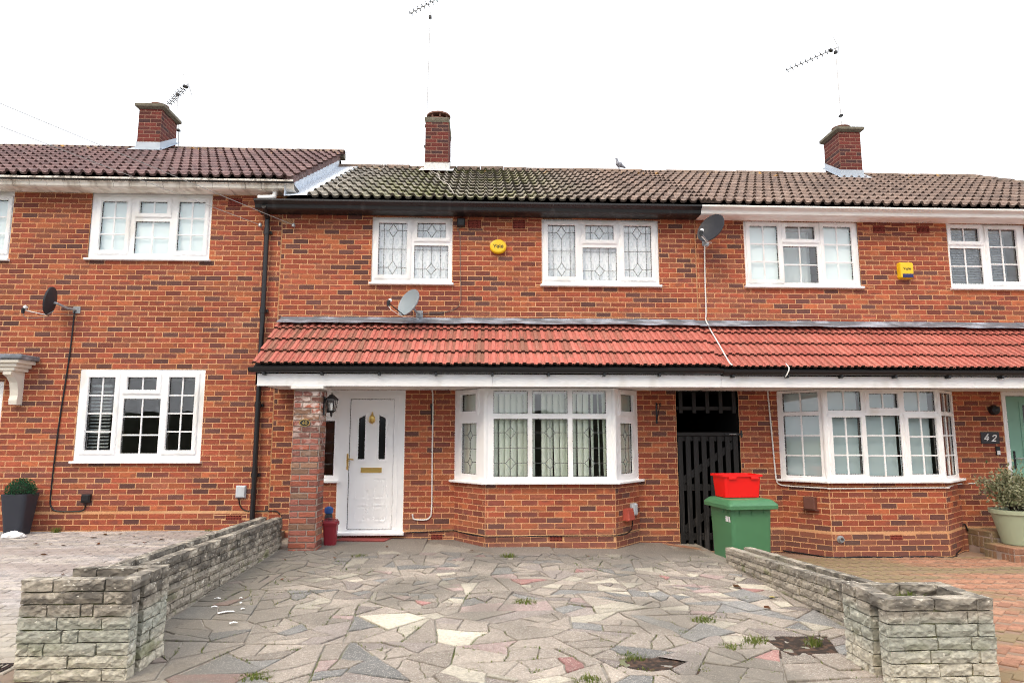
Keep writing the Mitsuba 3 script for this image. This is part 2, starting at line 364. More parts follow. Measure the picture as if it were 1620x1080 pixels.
def leaf_mat(name, a, b, tr=0.5):
    bsdf(name, {'type': 'principledthin', 'base_color': mikit.proc(lambda p, n, uv: mix(a, b, uv.x)), 'roughness': 0.55, 'diff_trans': tr})
leaf_mat('weed_leaf', (.085, .13, .028), (.22, .24, .07), .7)
leaf_mat('box_leaf', (.012, .06, .03), (.05, .15, .075), .3)
leaf_mat('shrub_leaf', (.10, .125, .055), (.50, .50, .34), .5)
leaf_mat('dead_leaf', (.16, .06, .03), (.09, .05, .03), .3)
plain('twig_bark', (.07, .05, .035), 0.9)
plain('bin_green', lambda p, n, uv: mix((.06, .185, .085), (.075, .215, .105), fbm(p.x * 4, p.y * 4, p.z * 4)), 0.42)
plain('crate_red', (.80, .006, .004), 0.4)
plain('label_white', (.8, .8, .8), 0.5)
plain('slate_pot', (.028, .032, .045), 0.45)
plain('sage_pot', (.38, .44, .31), 0.55)
plain('dish_grey', (.24, .285, .31), 0.5)
plain('dish_dark', (.026, .028, .036), 0.6)
plain('galvanised', (.38, .40, .42), 0.4, metallic=0.5)
plain('aerial_alloy', (.55, .55, .56), 0.4, metallic=0.3)
plain('aerial_dark', (.03, .03, .032), 0.5)
plain('cable_white', (.78, .77, .74), 0.5)
plain('cable_buff', (.42, .38, .33), 0.7)
plain('wire_grey', (.34, .34, .34), 0.6)
plain('cable_grey', (.16, .15, .14), 0.6)
plain('alarm_yellow', (.84, .55, .015), 0.35)
plain('alarm_navy', (.02, .02, .12), 0.3)
plain('ink_black', (.01, .01, .012), 0.5)
plain('meter_box', (.52, .56, .60), 0.5)
plain('vent_brown', (.14, .055, .04), 0.6)
plain('vent_red', (.40, .075, .05), 0.6)
plain('caddy_red', (.24, .018, .03), 0.4)
plain('blue_plastic', (.03, .09, .30), 0.4)
plain('mat_red', lambda p, n, uv: mix((.17, .03, .03), (.24, .055, .05), fbm(p.x * 60, p.y * 60, 0.)), 0.95)
plain('sage_door', (.20, .40, .31), 0.4)
plain('obscure_glass', (.07, .08, .085), 0.25)
plain('dark_glass', (.012, .013, .014), 0.12)
plain('slate_sign', (.035, .035, .04), 0.6)
plain('cloth_white', (.82, .82, .82), 0.9)
plain('feather_grey', lambda p, n, uv: mix((.36, .37, .42), (.20, .21, .25), fbm(p.x * 30, p.y * 30, p.z * 30)), 0.8)
plain('pot_clay', (.20, .10, .075), 0.9)
plain('chimney_cement', lambda p, n, uv: mix((.10, .085, .065), (.22, .20, .15), fbm(p.x * 14, p.y * 14, p.z * 14)), 0.95)
plain('timber_cream', (.72, .68, .60), 0.5)
plain('hedge_far', lambda p, n, uv: mix((.012, .018, .01), (.03, .036, .02), fbm(p.x * 3, p.y * 3, p.z * 3)), 0.95)

# ------------------------------------------------------------------ the setting: ground, paving, street
def ground_strip(name, x0, x1, y0, y1, fn, bs, drop=0.0, nx=12, ny=14, thick=.3):
    xs, ys = np.linspace(x0, x1, nx), np.linspace(y0, y1, ny)
    X, Y = np.meshgrid(xs, ys, indexing='ij'); Z = fn(X, Y) - drop
    top = np.column_stack([X.ravel(), Y.ravel(), Z.ravel()])
    q = [(i * ny + j, (i + 1) * ny + j, (i + 1) * ny + j + 1, i * ny + j + 1) for i in range(nx - 1) for j in range(ny - 1)]
    mb = MB().add(top, q)
    rim = [i * ny for i in range(nx)] + [(nx - 1) * ny + j for j in range(1, ny)] + [i * ny + ny - 1 for i in range(nx - 2, -1, -1)] + [j for j in range(ny - 2, 0, -1)]
    r = top[rim]; lo = r.copy(); lo[:, 2] -= thick; n = len(rim)
    mb.add(np.vstack([lo, r]), [(i, (i + 1) % n, n + (i + 1) % n, n + i) for i in range(n)])
    return put(structure(name), mb, bs)

plain('earth', lambda p, n, uv: mix((.10, .085, .06), (.08, .10, .04), fbm(p.x * .3, p.y * .3, 0.)), 0.95)
put(structure('ground'), MB().add([(-300, -300, -.42), (300, -300, -.42), (300, 300, -.42), (-300, 300, -.42)], [(0, 1, 2, 3)]), 'earth')
DRIVE = ground_strip('driveway', -2.72, 3.02, -6.0, 0.1, driveway_z, 'paving_bed', .006)
LEFTP = ground_strip('block_paving', -12, -2.72, -6.0, 0.1, left_z, 'joint_sand', .006)
plain('joint_red', (.21, .14, .10), 0.95)
RIGHTP = ground_strip('block_paving', 3.02, 14, -6.0, 0.1, right_z, 'joint_red', .005)
put(structure('pavement'), wbox(MB(), -40, 40, -8.1, -6.003, -.4, -.012, .01), 'pavement_concrete')
put(structure('road'), wbox(MB(), -40, 40, -15.0, -8.103, -.45, -.12, .01), 'asphalt')
put(structure('pavement'), wbox(MB(), -40, 40, -17.0, -15.003, -.4, -.01, .01), 'pavement_concrete')

# crazy paving: irregular slabs, each a piece of the driveway
HOLE = Polygon([(2.06, -4.53), (2.56, -4.54), (2.44, -4.94), (2.08, -4.98)])
HOLE2 = Polygon([(.92, -5.0), (1.32, -5.0), (1.36, -5.15), (1.11, -5.27), (.90, -5.18)])
def slabs():
    """Coarse irregular cells, each broken again and again along crooked lines, as crazy paving is."""
    r = np.random.default_rng(14)
    area = sbox(-2.5, -5.95, 2.86, -.98)
    P0 = np.array([(x + r.uniform(-.3, .3), y + r.uniform(-.3, .3)) for x in np.arange(-3.2, 3.7, .88) for y in np.arange(-6.6, -.2, .80)])
    vor = Voronoi(np.vstack([P0, [(-20, -20), (20, -20), (20, 20), (-20, 20)]]))
    out = []
    def split(g, depth):
        lim = (.026 + .115 * r.random() ** 2.0) * (.8 if g.centroid.y > -3.6 else 1.25)
        if g.area < lim or depth > 7: return [g]
        q = g.minimum_rotated_rectangle; e = np.array(q.exterior.coords); l0, l1 = np.hypot(*(e[1] - e[0])), np.hypot(*(e[2] - e[1]))
        ax = (e[1] - e[0]) if l0 > l1 else (e[2] - e[1]); a = math.atan2(ax[1], ax[0]) + math.pi / 2 + r.normal(0, .42)
        if max(l0, l1) < 1.25 * min(l0, l1): a = r.uniform(0, math.pi)
        c = np.array([g.centroid.x, g.centroid.y]) + r.normal(0, .12, 2) * math.sqrt(g.area); d = np.array([math.cos(a), math.sin(a)]); n = np.array([-d[1], d[0]])
        k = n * r.normal(0, .02) * math.sqrt(g.area) * 2; w = d * .25 * math.sqrt(g.area)
        half = Polygon([c - 4 * d, c - w, c + k, c + w, c + 4 * d, c + 4 * d + 5 * n, c - 4 * d + 5 * n])
        if not half.is_valid: return [g]
        ps = []
        for h in (g.intersection(half), g.difference(half)):
            for h in getattr(h, 'geoms', [h]):
                if h.geom_type == 'Polygon' and h.area > 1e-4: ps += split(h, depth + 1)
        return ps
    for i in range(len(P0)):
        reg = vor.regions[vor.point_region[i]]
        if -1 in reg or not reg: continue
        g = Polygon(vor.vertices[reg]).intersection(area).difference(HOLE).difference(HOLE2)
        for g in getattr(g, 'geoms', [g]):
            if g.area < .004: continue
            for q in split(g, 0):
                s = q.buffer(-r.uniform(.0025, .0075), join_style=2)
                for s in getattr(s, 'geoms', [s]):
                    if s.area > .0035: out.append(s.simplify(.007))
    # the concrete apron along the house: a few big pours
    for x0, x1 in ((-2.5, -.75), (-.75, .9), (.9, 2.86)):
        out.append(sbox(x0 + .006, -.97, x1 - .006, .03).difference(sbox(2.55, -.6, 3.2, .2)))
    return out
def noise_np(q): return float(meshkit.noise(np.array([q[0], q[1], 3.3]), 5))
def slab_mesh(g, z, rnd):
    p = np.array(g.exterior.coords)[:-1]
    if Polygon(p).exterior.is_ccw is False: p = p[::-1]
    c = np.array([g.representative_point().x, g.representative_point().y]) if not g.convex_hull.contains(g.centroid) else np.array([g.centroid.x, g.centroid.y])
    # wobble the edges a little
    q = []
    for i in range(len(p)):
        a, b = p[i], p[(i + 1) % len(p)]; L = np.hypot(*(b - a)); q.append(a)
        if L > .16:
            nrm = np.array([b[1] - a[1], a[0] - b[0]]) / L; q.append((a + b) / 2 + nrm * rnd.uniform(-.006, .002))
    p = np.array(q); n = len(p)
    inn = c + (p - c) * (1 - .005 / np.maximum(np.hypot(*(p - c).T), .03))[:, None]
    tilt = rnd.normal(0, .013, 2); h0 = rnd.uniform(0, .008)
    hz = lambda xy, d: driveway_z(xy[:, 0], xy[:, 1]) + h0 + (xy - c) @ tilt - d
    v = np.vstack([np.column_stack([p, hz(p, .03)]), np.column_stack([p, hz(p, .005)]), np.column_stack([inn, hz(inn, 0)]), [[c[0], c[1], float(hz(c[None], 0)[0])]]])
    f = []
    for i in range(n):
        j = (i + 1) % n
        f += [(i, j, n + j), (i, n + j, n + i), (n + i, n + j, 2 * n + j), (n + i, 2 * n + j, 2 * n + i), (2 * n + i, 2 * n + j, 3 * n)]
    return v, f
r_s = np.random.default_rng(3)
SL = sorted(slabs(), key=lambda g: math.hypot(g.centroid.x, g.centroid.y + 9.77))
rest = MB()
for i, g in enumerate(SL):
    if not g.convex_hull.area < 1.4 * g.area and g.area < .02: continue
    t = r_s.random()
    if g.centroid.y < -4.9 and r_s.random() < .4: t *= .6
    if g.area > .9: t = .1
    v, f = slab_mesh(g, 0, r_s)
    tone = (t, r_s.random())
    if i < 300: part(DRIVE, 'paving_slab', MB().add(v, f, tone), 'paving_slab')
    else: rest.add(v, f, tone)
if rest.n: part(DRIVE, 'remaining_slabs', rest, 'paving_slab', kind='stuff')
# soil showing where slabs are missing, one patch beside the right-hand wall and one in front
for (xa, xb, ya, yb) in ((2.0, 2.62, -5.02, -4.48), (.86, 1.40, -5.30, -4.96)):
    gx, gy = np.meshgrid(np.linspace(xa, xb, 22), np.linspace(ya, yb, 16), indexing='ij')
    gz = driveway_z(gx, gy) - .004 + .016 * (meshkit.fbm(np.stack([gx * 14, gy * 14, gx * 0], -1)) - .5)
    put(structure('soil'), MB().add(np.column_stack([gx.ravel(), gy.ravel(), gz.ravel()]), [(i * 16 + j, (i + 1) * 16 + j, (i + 1) * 16 + j + 1, i * 16 + j + 1) for i in range(21) for j in range(15)]), 'soil')

def paver(P, cx, cy, L, W, a, fn, rnd, c=.006):
    ca, sa = math.cos(a), math.sin(a); h = rnd.uniform(0, .005); tx, ty = rnd.normal(0, .012, 2)
    def pt(u, w, d):
        x, y = cx + u * ca - w * sa, cy + u * sa + w * ca
        return (x, y, float(fn(x, y)) + h + tx * u + ty * w - d)
    o = [(-L / 2, -W / 2), (L / 2, -W / 2), (L / 2, W / 2), (-L / 2, W / 2)]
    i = [(u - math.copysign(c, u), w - math.copysign(c, w)) for u, w in o]
    v = [pt(u, w, .02) for u, w in o] + [pt(u, w, .005) for u, w in o] + [pt(u, w, 0) for u, w in i]
    f = [(8, 9, 10, 11)]
    for k in range(4):
        j = (k + 1) % 4; f += [(k, j, 4 + j, 4 + k), (4 + k, 4 + j, 8 + j, 8 + k)]
    return v, f
def lay(key, spots, fn, bs, seed):
    rnd = np.random.default_rng(seed); rest = MB()
    for i, (x, y, L, W, a) in enumerate(sorted(spots, key=lambda s: math.hypot(s[0], s[1] + 9.77))):
        v, f = paver(None, x, y, L, W, a, fn, rnd); tone = (rnd.random(), rnd.random())
        if i < 300: part(key, 'paving_block', MB().add(v, f, tone), bs)
        else: rest.add(v, f, tone)
    part(key, 'remaining_blocks', rest, bs, kind='stuff')
sp = []
for j in range(50):
    y = -.06 - .103 * j
    if y < -5.95: break
    for i in range(34):
        x = -2.97 - .203 * i - (.1 if j % 2 else 0)
        if x > -7.8: sp.append((x, y, .196, .096, 0))
lay(LEFTP, sp, left_z, 'grey_block', 21)
sp = []
s2 = math.sqrt(.5)
for i in range(-60, 60):
    for j in range(-60, 60):
        # herringbone, laid at 45 degrees to the house
        for (u, w, a) in ((.1 * i + .2 * j + .1, -.1 * i + .2 * j + .05, 0), (.1 * i + .2 * j + .05, -.1 * i + .2 * j + .2, 1)):
            x, y = 6 + (u - w) * s2, -3 + (u + w) * s2
            if 3.2 < x < 8.9 and -5.8 < y < -.62: sp.append((x, y, .196, .096, math.pi / 4 + a * math.pi / 2))
lay(RIGHTP, sp, right_z, 'red_block', 22)

# ------------------------------------------------------------------ brickwork
def brick_rects(u0, u1, z0, z1, holes, phase=0.0, zp=0.0, rnd=None, course=.075, pitch=.221):
    """Stretcher bond in (u, z), cut round the holes; every rectangle still includes its joint."""
    out = []
    for k in range(int(math.floor((z0 - zp) / course)) - 1, int(math.ceil((z1 - zp) / course)) + 1):
        za, zb = max(zp + k * course, z0), min(zp + (k + 1) * course, z1)
        if zb - za < .018: continue
        off = phase + (pitch / 2 if k % 2 else 0)
        i0 = int(math.floor((u0 - off) / pitch)) - 1
        for i in range(i0, int(math.ceil((u1 - off) / pitch)) + 1):
            ua, ub = max(off + i * pitch, u0), min(off + (i + 1) * pitch, u1)
            if ub - ua < .03: continue
            rs = [(ua, ub, za, zb)]
            for h in holes:
                rs = [q for r in rs for q in subtract(r, h)]
            out += [q for q in rs if q[1] - q[0] > .028 and q[3] - q[2] > .018]
    return out
class Wall:
    """Brickwork of one house: the mortar sheet and its bricks, the nearest 300 as parts of their own."""
    def __init__(self): self.bricks, self.mortar = [], MB()
    def face(self, P, u0, u1, z0, z1, holes=(), phase=0.0, zp=0.0, seed=1, rec=.003, joint=.0105, tones=None):
        rnd = np.random.default_rng(seed)
        sheet(self.mortar, P, (u0, u1, z0, z1), holes, -rec)
        for (a, b, c, d) in brick_rects(u0, u1, z0, z1, holes, phase, zp):
            j = joint / 2
            v, f = cbox_local(a + j * rnd.uniform(.8, 1.2), b - j * rnd.uniform(.8, 1.2), c + j * rnd.uniform(.8, 1.15), d - j * rnd.uniform(.8, 1.15), -.02, rnd.normal(0, .0009), .003, False)
            v = P(v); t = rnd.random()
            self.bricks.append((np.linalg.norm(v.mean(0) - EYE), v, f, (t if tones is None else tones(v.mean(0), t, rnd), rnd.random())))
    def build(self, house, bs='brick_clay', mortar='mortar_sand', name='wall', most=300):
        w = part(house, name, self.mortar, mortar)
        self.bricks.sort(key=lambda b: b[0]); rest = MB()
        for i, (_, v, f, t) in enumerate(self.bricks):
            if i < most: part(w, 'brick', MB().add(v, f, t), bs)
            else: rest.add(v, f, t)
        if rest.n: part(w, 'remaining_bricks', rest, bs, kind='stuff')
        return w

# ------------------------------------------------------------------ windows
def glass_cell(win, P, cell, d):
    """One light: an optional raised sash, beads, the pane, glazing bars or leading."""
    u0, u1, z0, z1 = cell['g']
    if cell.get('sash'):
        m = .058
        s = plate(MB(), P, (u0 - m, u1 + m, z0 - m, z1 + m), [(u0, u1, z0, z1)], d - .03, d + .013)
        plate(s, P, (u0 - m + .008, u1 + m - .008, z0 - m + .008, z1 + m - .008), [(u0 - .006, u1 + .006, z0 - .006, z1 + .006)], d + .013, d + .018)
        part(win, 'sash', s, 'white_upvc')
    e = .006
    part(win, 'gasket', plate(MB(), P, (u0 - .002, u1 + .002, z0 - .002, z1 + .002), [(u0 + e, u1 - e, z0 + e, z1 - e)], d - .034, d - .022), 'gasket')
    part(win, 'pane', sheet(MB(), P, (u0, u1, z0, z1), (), d - .03), 'window_glass')
    w, h = u1 - u0, z1 - z0
    nx, nz = cell.get('bars', (1, 1))
    for i in range(1, nx):
        u = u0 + w * i / nx
        part(win, 'glazing_bar', lbox(MB(), P, u - .010, u + .010, z0, z1, d - .028, d - .014, .003), 'white_upvc')
    for i in range(1, nz):
        z = z0 + h * i / nz
        part(win, 'glazing_bar', lbox(MB(), P, u0, u1, z - .010, z + .010, d - .0285, d - .0155, .003), 'white_upvc')
    if cell.get('lead'):
        L = MB(); b = .0042; dd = (d - .0295, d - .025)
        def seg(x0, y0, x1, y1):
            a, c = np.array([u0 + x0 * w, z0 + y0 * h]), np.array([u0 + x1 * w, z0 + y1 * h])
            t = c - a; ln = np.hypot(*t); nrm = np.array([-t[1], t[0]]) / ln * b
            q = [a + nrm, a - nrm, c - nrm, c + nrm]
            v = [(x, y, k) for k in dd for x, y in q]
            L.add(P(v), [(4, 5, 6, 7), (0, 1, 5, 4), (1, 2, 6, 5), (2, 3, 7, 6), (3, 0, 4, 7)])
        for s in cell['lead'](w, h): seg(*s)
        part(win, 'leading', L, 'came_lead')

def diamond(cx, cy, rw, rh): return [(cx - rw, cy, cx, cy + rh), (cx, cy + rh, cx + rw, cy), (cx + rw, cy, cx, cy - rh), (cx, cy - rh, cx - rw, cy)]
def lead_tall(w, h):
    rw, rh = .16, .155
    rh = .125
    return [(.19, 0, .19, 1), (.82, 0, .82, 1), (.5, .86 - rh, .5, .15 + rh), (.5, 1, .5, .86 + rh), (.5, .15 - rh, .5, 0)] + diamond(.5, .86, rw, rh) + diamond(.5, .15, rw, rh) + \
        [(0, .86, .5 - rw, .86), (.5 + rw, .86, 1, .86), (0, .15, .5 - rw, .15), (.5 + rw, .15, 1, .15), (0, .5, 1, .5)]
def lead_top(w, h):
    return [(.19, 0, .19, 1), (.82, 0, .82, 1), (0, .5, .34, .5), (.66, .5, 1, .5), (.5, 1, .5, .95), (.5, .05, .5, 0)] + diamond(.5, .5, .16, .45)
def lead_low(w, h):
    return [(.25, 0, .25, 1), (.77, 0, .77, 1), (.5, 1, .5, .46), (.5, .12, .5, 0), (0, .87, 1, .87), (0, .29, .36, .29), (.64, .29, 1, .29)] + diamond(.5, .29, .14, .17)
def lead_bay(w, h):
    r = .15
    return diamond(.5, .76, r, .10) + diamond(.5, .23, r, .10) + [(0, .76, .5 - r, .76), (.5 + r, .76, 1, .76), (0, .23, .5 - r, .23), (.5 + r, .23, 1, .23), (0, .495, 1, .495), (.5, .66, .5, .33), (.5, 1, .5, .86), (.5, .13, .5, 0)]
def lead_grid(w, h):
    return [(.5, 0, .5, 1), (0, .2, 1, .2), (0, .4, 1, .4), (0, .6, 1, .6), (0, .8, 1, .8)]

def window(house, P, outer, cells, d=-.02, sill=True, sill_out=.055, label=None, head=True):
    u0, u1, z0, z1 = outer
    win = fresh(house + '__window')
    if label: labels[win] = {'label': label}
    holes = []
    for c in cells:
        g = c['g']; m = .05 if c.get('sash') else 0
        holes.append((g[0] - m, g[1] + m, g[2] - m, g[3] + m))
    fr = plate(MB(), P, outer, holes, d - .05, d)
    e = .006
    part(win, 'frame', fr, 'white_upvc')
    for c in cells: glass_cell(win, P, c, d if not c.get('sash') else d + .004)
    if sill:
        part(win, 'sill', lbox(MB(), P, u0 - .025, u1 + .025, z0 - .028, z0 + .004, d - .03, d + sill_out + .02, .006), 'white_upvc')
    return win

# ------------------------------------------------------------------ roofs
def main_tile(seed, slope, w=.295, L=.46):
    """A two-roll concrete tile; origin at its lower left corner on the roof plane; x along the eaves."""
    rnd = np.random.default_rng(seed); one = [(0, .012), (.010, .038), (.030, .052), (.050, .040), (.064, .013), (.076, .004), (.11, 0.0)]
    prof = np.array(one + [(a + .1475, b) for a, b in one] + [(.295, .010)])
    n = len(prof); j = rnd.normal(0, .008, 2); yaw = rnd.normal(0, .014)
    lo = np.column_stack([prof[:, 0], np.full(n, 0.0) + yaw * prof[:, 0] + j[0], prof[:, 1] + .046])
    up = np.column_stack([prof[:, 0], np.full(n, L), prof[:, 1] + .002])
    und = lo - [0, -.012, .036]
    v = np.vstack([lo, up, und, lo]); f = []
    for i in range(n - 1):
        f += [(i, i + 1, n + i + 1, n + i), (2 * n + i, 2 * n + i + 1, 3 * n + i + 1, 3 * n + i)]
    R = np.array([[1, 0, 0], [0, math.cos(slope), -math.sin(slope)], [0, math.sin(slope), math.cos(slope)]])
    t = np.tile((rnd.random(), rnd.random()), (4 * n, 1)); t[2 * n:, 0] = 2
    return (v @ R.T), np.array(f), t

def canopy_tile(seed, slope, w=.195, L=.40):
    rnd = np.random.default_rng(seed); one = [(0, .004), (.006, .022), (.048, .022), (.055, .003), (.065, .000), (.070, .007), (.077, .007), (.082, .000), (.092, .000)]
    prof = np.array(one + [(a + .0975, b) for a, b in one] + [(.195, .004)]); n = len(prof); j = rnd.normal(0, .007)
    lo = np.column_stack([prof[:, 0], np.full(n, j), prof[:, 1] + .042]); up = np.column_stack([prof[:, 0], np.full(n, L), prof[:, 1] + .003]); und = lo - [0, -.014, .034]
    v = np.vstack([lo, up, und, lo]); f = []
    for i in range(n - 1): f += [(i, i + 1, n + i + 1, n + i), (2 * n + i, 2 * n + i + 1, 3 * n + i + 1, 3 * n + i)]
    R = np.array([[1, 0, 0], [0, math.cos(slope), -math.sin(slope)], [0, math.sin(slope), math.cos(slope)]])
    t = np.tile((.35 * rnd.random(), rnd.random()), (4 * n, 1)); k = n // 2
    for o in (0, n): t[o + k:o + n, 0] += .45; t[o + k - 4:o + k, 0] += .3
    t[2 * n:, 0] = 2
    return v @ R.T, np.array(f), t

def tile_roof(holder, x0, x1, ye, ze, yr, zr, gauge, cover, make, bs, nvar=8, keep=lambda x, y: True, seed=5, clip_last=True, dz=0.0):
    slope = math.atan2(zr - ze, yr - ye); S = math.hypot(zr - ze, yr - ye)
    vs = [mikit.ply((v, f), bs, False, uv=t) for v, f, t in (make(seed * 100 + k, slope) for k in range(nvar))]
    rnd = random.Random(seed)
    n = int(math.ceil((x1 - x0) / cover - 1e-6)); rows = int(math.ceil(S / gauge - .25))
    for r in range(rows):
        s = r * gauge; y, z = ye + s * math.cos(slope), ze + s * math.sin(slope)
        for i in range(n):
            x = x0 + i * cover
            if not keep(x + cover / 2, y): continue
            k = fresh(holder + '__tile'); scene[k] = {**vs[rnd.randrange(nvar)], 'to_world': T().translate([x, y, z + dz])}
    return slope, S

# ------------------------------------------------------------------ three terraced houses
YR = 3.2                                     # the ridge line; the terrace is 6.4 m deep
def house_shell(h, x0, x1, z0, ze, holes_up, inner=True):
    """Side, back and inner surfaces, so that the rooms behind the glass are rooms."""
    mb = MB(); y1 = 6.4
    for x in (x0 + .01, x1 - .01):
        mb.add([(x, .06, z0 - .3), (x, y1, z0 - .3), (x, y1, ze), (x, YR, ze + 1.75), (x, .06, ze)], [(0, 1, 2), (0, 2, 3), (0, 3, 4)])
    mb.add([(x0, y1, z0 - .3), (x1, y1, z0 - .3), (x1, y1, ze), (x0, y1, ze)], [(0, 1, 2, 3)])
    part(h, 'side_wall', mb, 'interior_plaster')
    fl = MB()
    wbox(fl, x0 + .02, x1 - .02, .10, y1 - .01, z0 - .1, z0 + .05, 0)
    wbox(fl, x0 + .02, x1 - .02, .10, y1 - .01, z0 + 2.35, z0 + 2.6, 0)
    wbox(fl, x0 + .02, x1 - .02, .10, y1 - .01, ze - .02, ze + .06, 0)
    wbox(fl, x0 + .02, x1 - .02, 3.1, 3.2, z0 + .05, ze - .02, 0)
    part(h, 'floor', fl, 'interior_plaster')

def lining(h, x0, x1, z0, z1, holes):
    part(h, 'inner_wall', sheet(MB(), FRONT, (x0, x1, z0, z1), [(a - .02, b + .02, c - .02, d + .02) for a, b, c, d in holes], -.085), 'interior_plaster')
def roof_deck(h, x0, x1, ye, ze, zr):
    mb = MB()
    mb.add([(x0, ye, ze - .02), (x1, ye, ze - .02), (x1, YR, zr - .02), (x0, YR, zr - .02)], [(0, 1, 2, 3)])
    mb.add([(x0, YR, zr - .02), (x1, YR, zr - .02), (x1, 2 * YR - ye, ze - .02), (x0, 2 * YR - ye, ze - .02)], [(0, 1, 2, 3)])
    return part(h, 'roof', mb, 'roof_underlay')

def ridge(roof, x0, x1, z, step=.46, r=.105, sag=0.0):
    n = max(1, round((x1 - x0) / step)); rnd = np.random.default_rng(int(x0 * 100) % 1000)
    for i in range(n):
        a, b = x0 + (x1 - x0) * i / n + .006, x0 + (x1 - x0) * (i + 1) / n - .006
        th = np.linspace(-.12, math.pi + .12, 10); dz = rnd.normal(0, .007)
        pr = [(YR - r * math.cos(t) * 1.15, z - .07 + dz + r * math.sin(t)) for t in th]
        mb = MB(); pa = np.array(pr)
        o = np.vstack([np.column_stack([np.full(10, x), pa]) for x in (a, b)]); inn = o.copy(); inn[:, 2] -= .014
        mb.add(o, [(i, i + 1, 11 + i, 10 + i) for i in range(9)], (rnd.random(), rnd.random()))
        mb.add(np.vstack([o[:10], inn[:10]]), [(i, 10 + i, 11 + i, i + 1) for i in range(9)]); mb.add(np.vstack([o[10:], inn[10:]]), [(i, i + 1, 11 + i, 10 + i) for i in range(9)])
        part(roof, 'ridge_tile', mb, 'ridge_clay', True)
    m = MB(); wbox(m, x0, x1, YR - .09, YR + .09, z - .14, z - .06, 0)
    part(roof, 'ridge_bedding', m, 'chimney_cement')

def chimney(h, x0, x1, y0, y1, z0, zt, seed, cap=.06, flash='bright_lead', zf=None, pot=True, haunch=True, zy=None):
    k = fresh(h + '__chimney'); mort = MB(); bricks = []
    rnd = np.random.default_rng(seed)
    for P, L in ((Plane((x0, y0), (x1, y0)), x1 - x0), (Plane((x1, y0), (x1, y1)), y1 - y0), (Plane((x0, y1), (x0, y0)), y1 - y0), (Plane((x1, y1), (x0, y1)), x1 - x0)):
        sheet(mort, P, (0, L, z0, zt), (), -.004)
        for (a, b, c, d) in brick_rects(0, L, z0, zt, (), 0, zt - 50 * .075):
            v, f = cbox_local(a + .006, b - .006, c + .006, d - .006, -.02, rnd.normal(0, .001), .003, False); bricks.append((P(v), f, (rnd.random(), rnd.random())))
    put(k, mort, 'chimney_mortar')
    for v, f, t in bricks: part(k, 'brick', MB().add(v, f, t), 'chimney_brick')
    cp = MB()
    o = cap
    rings = []
    for e, z in ((o * .2, zt - .035), (o, zt + .005), (o, zt + .055), (-.07, zt + .10)):
        rings.append(np.array([(x0 - e, y0 - e, z), (x1 + e, y0 - e, z), (x1 + e, y1 + e, z), (x0 - e, y1 + e, z)]))
    loft(cp, rings); part(k, 'cap', cp, 'chimney_cement')
    if pot:
        pm = MB(); loft(pm, [ring3(circ(r, 20) + [(x0 + x1) / 2, (y0 + y1) / 2], z) for r, z in ((.17, zt + .05), (.165, zt + .16), (.175, zt + .165), (.175, zt + .185), (.13, zt + .185), (.13, zt + .1))])
        part(k, 'chimney_pot', pm, 'pot_clay', 40)
    zf = zf if zf is not None else z0 + .3
    m = MB(); g = .012
    fz0 = zf - .17
    loft(m, [np.array([(x0 - .10, y0 - .13, fz0 - .03), (x1 + .10, y0 - .13, fz0 - .03), (x1 + .10, y1, fz0 + .45), (x0 - .10, y1, fz0 + .45)]),
             np.array([(x0 - g, y0 - g, fz0 + .02), (x1 + g, y0 - g, fz0 + .02), (x1 + g, y1, fz0 + .42), (x0 - g, y1, fz0 + .42)]),
             np.array([(x0 - g, y0 - g, zf), (x1 + g, y0 - g, zf), (x1 + g, y1, zf + .38), (x0 - g, y1, zf + .38)])], caps=False)
    part(k, 'flashing', m, flash)
    return k

GUT = [(0, 4.68), (-.25, 4.675), (-.275, 4.69), (-.285, 4.735), (-.33, 4.765), (-.345, 4.775), (-.345, 4.80), (-.325, 4.80), (-.318, 4.782), (-.24, 4.755), (0, 4.755)]
def gutter(h, x0, x1, bs, dz=0.0, step=None, soffit=None):
    k = fresh(h + '__gutter'); p = [(y, z + dz) for y, z in GUT][::-1]
    if step:
        n = max(1, round((x1 - x0) / step)); first = True
        for i in range(n):
            a, b = x0 + (x1 - x0) * i / n, x0 + (x1 - x0) * (i + 1) / n
            part(k, 'gutter_block', extrude_x(MB(), p, a + .0025, b - .0025), bs)
        m = extrude_x(MB(), [(y * .985, z + dz + (.004 if z < 4.75 else -.006)) for y, z in GUT][::-1], x0 + .001, x1 - .001)
        put(k, m, 'gasket')
    else:
        put(k, extrude_x(MB(), p, x0, x1), bs)
    return k

def airbrick(h, P, u0, u1, z0, z1, cols=10, rows=5, bs='airbrick_clay'):
    du, dz = (u1 - u0) / cols, (z1 - z0) / rows
    holes = [(u0 + (i + .22) * du, u0 + (i + .78) * du, z0 + (j + .22) * dz, z0 + (j + .78) * dz) for i in range(cols) for j in range(rows)]
    k = part(h, 'air_brick', plate(MB(), P, (u0, u1, z0, z1), holes, -.006, .003), bs)
    part(k, 'hollow', lbox(MB(), P, u0 + .002, u1 - .002, z0 + .002, z1 - .002, -.02, -.008, 0), 'dark_hollow')
    return k
VENTS = {}

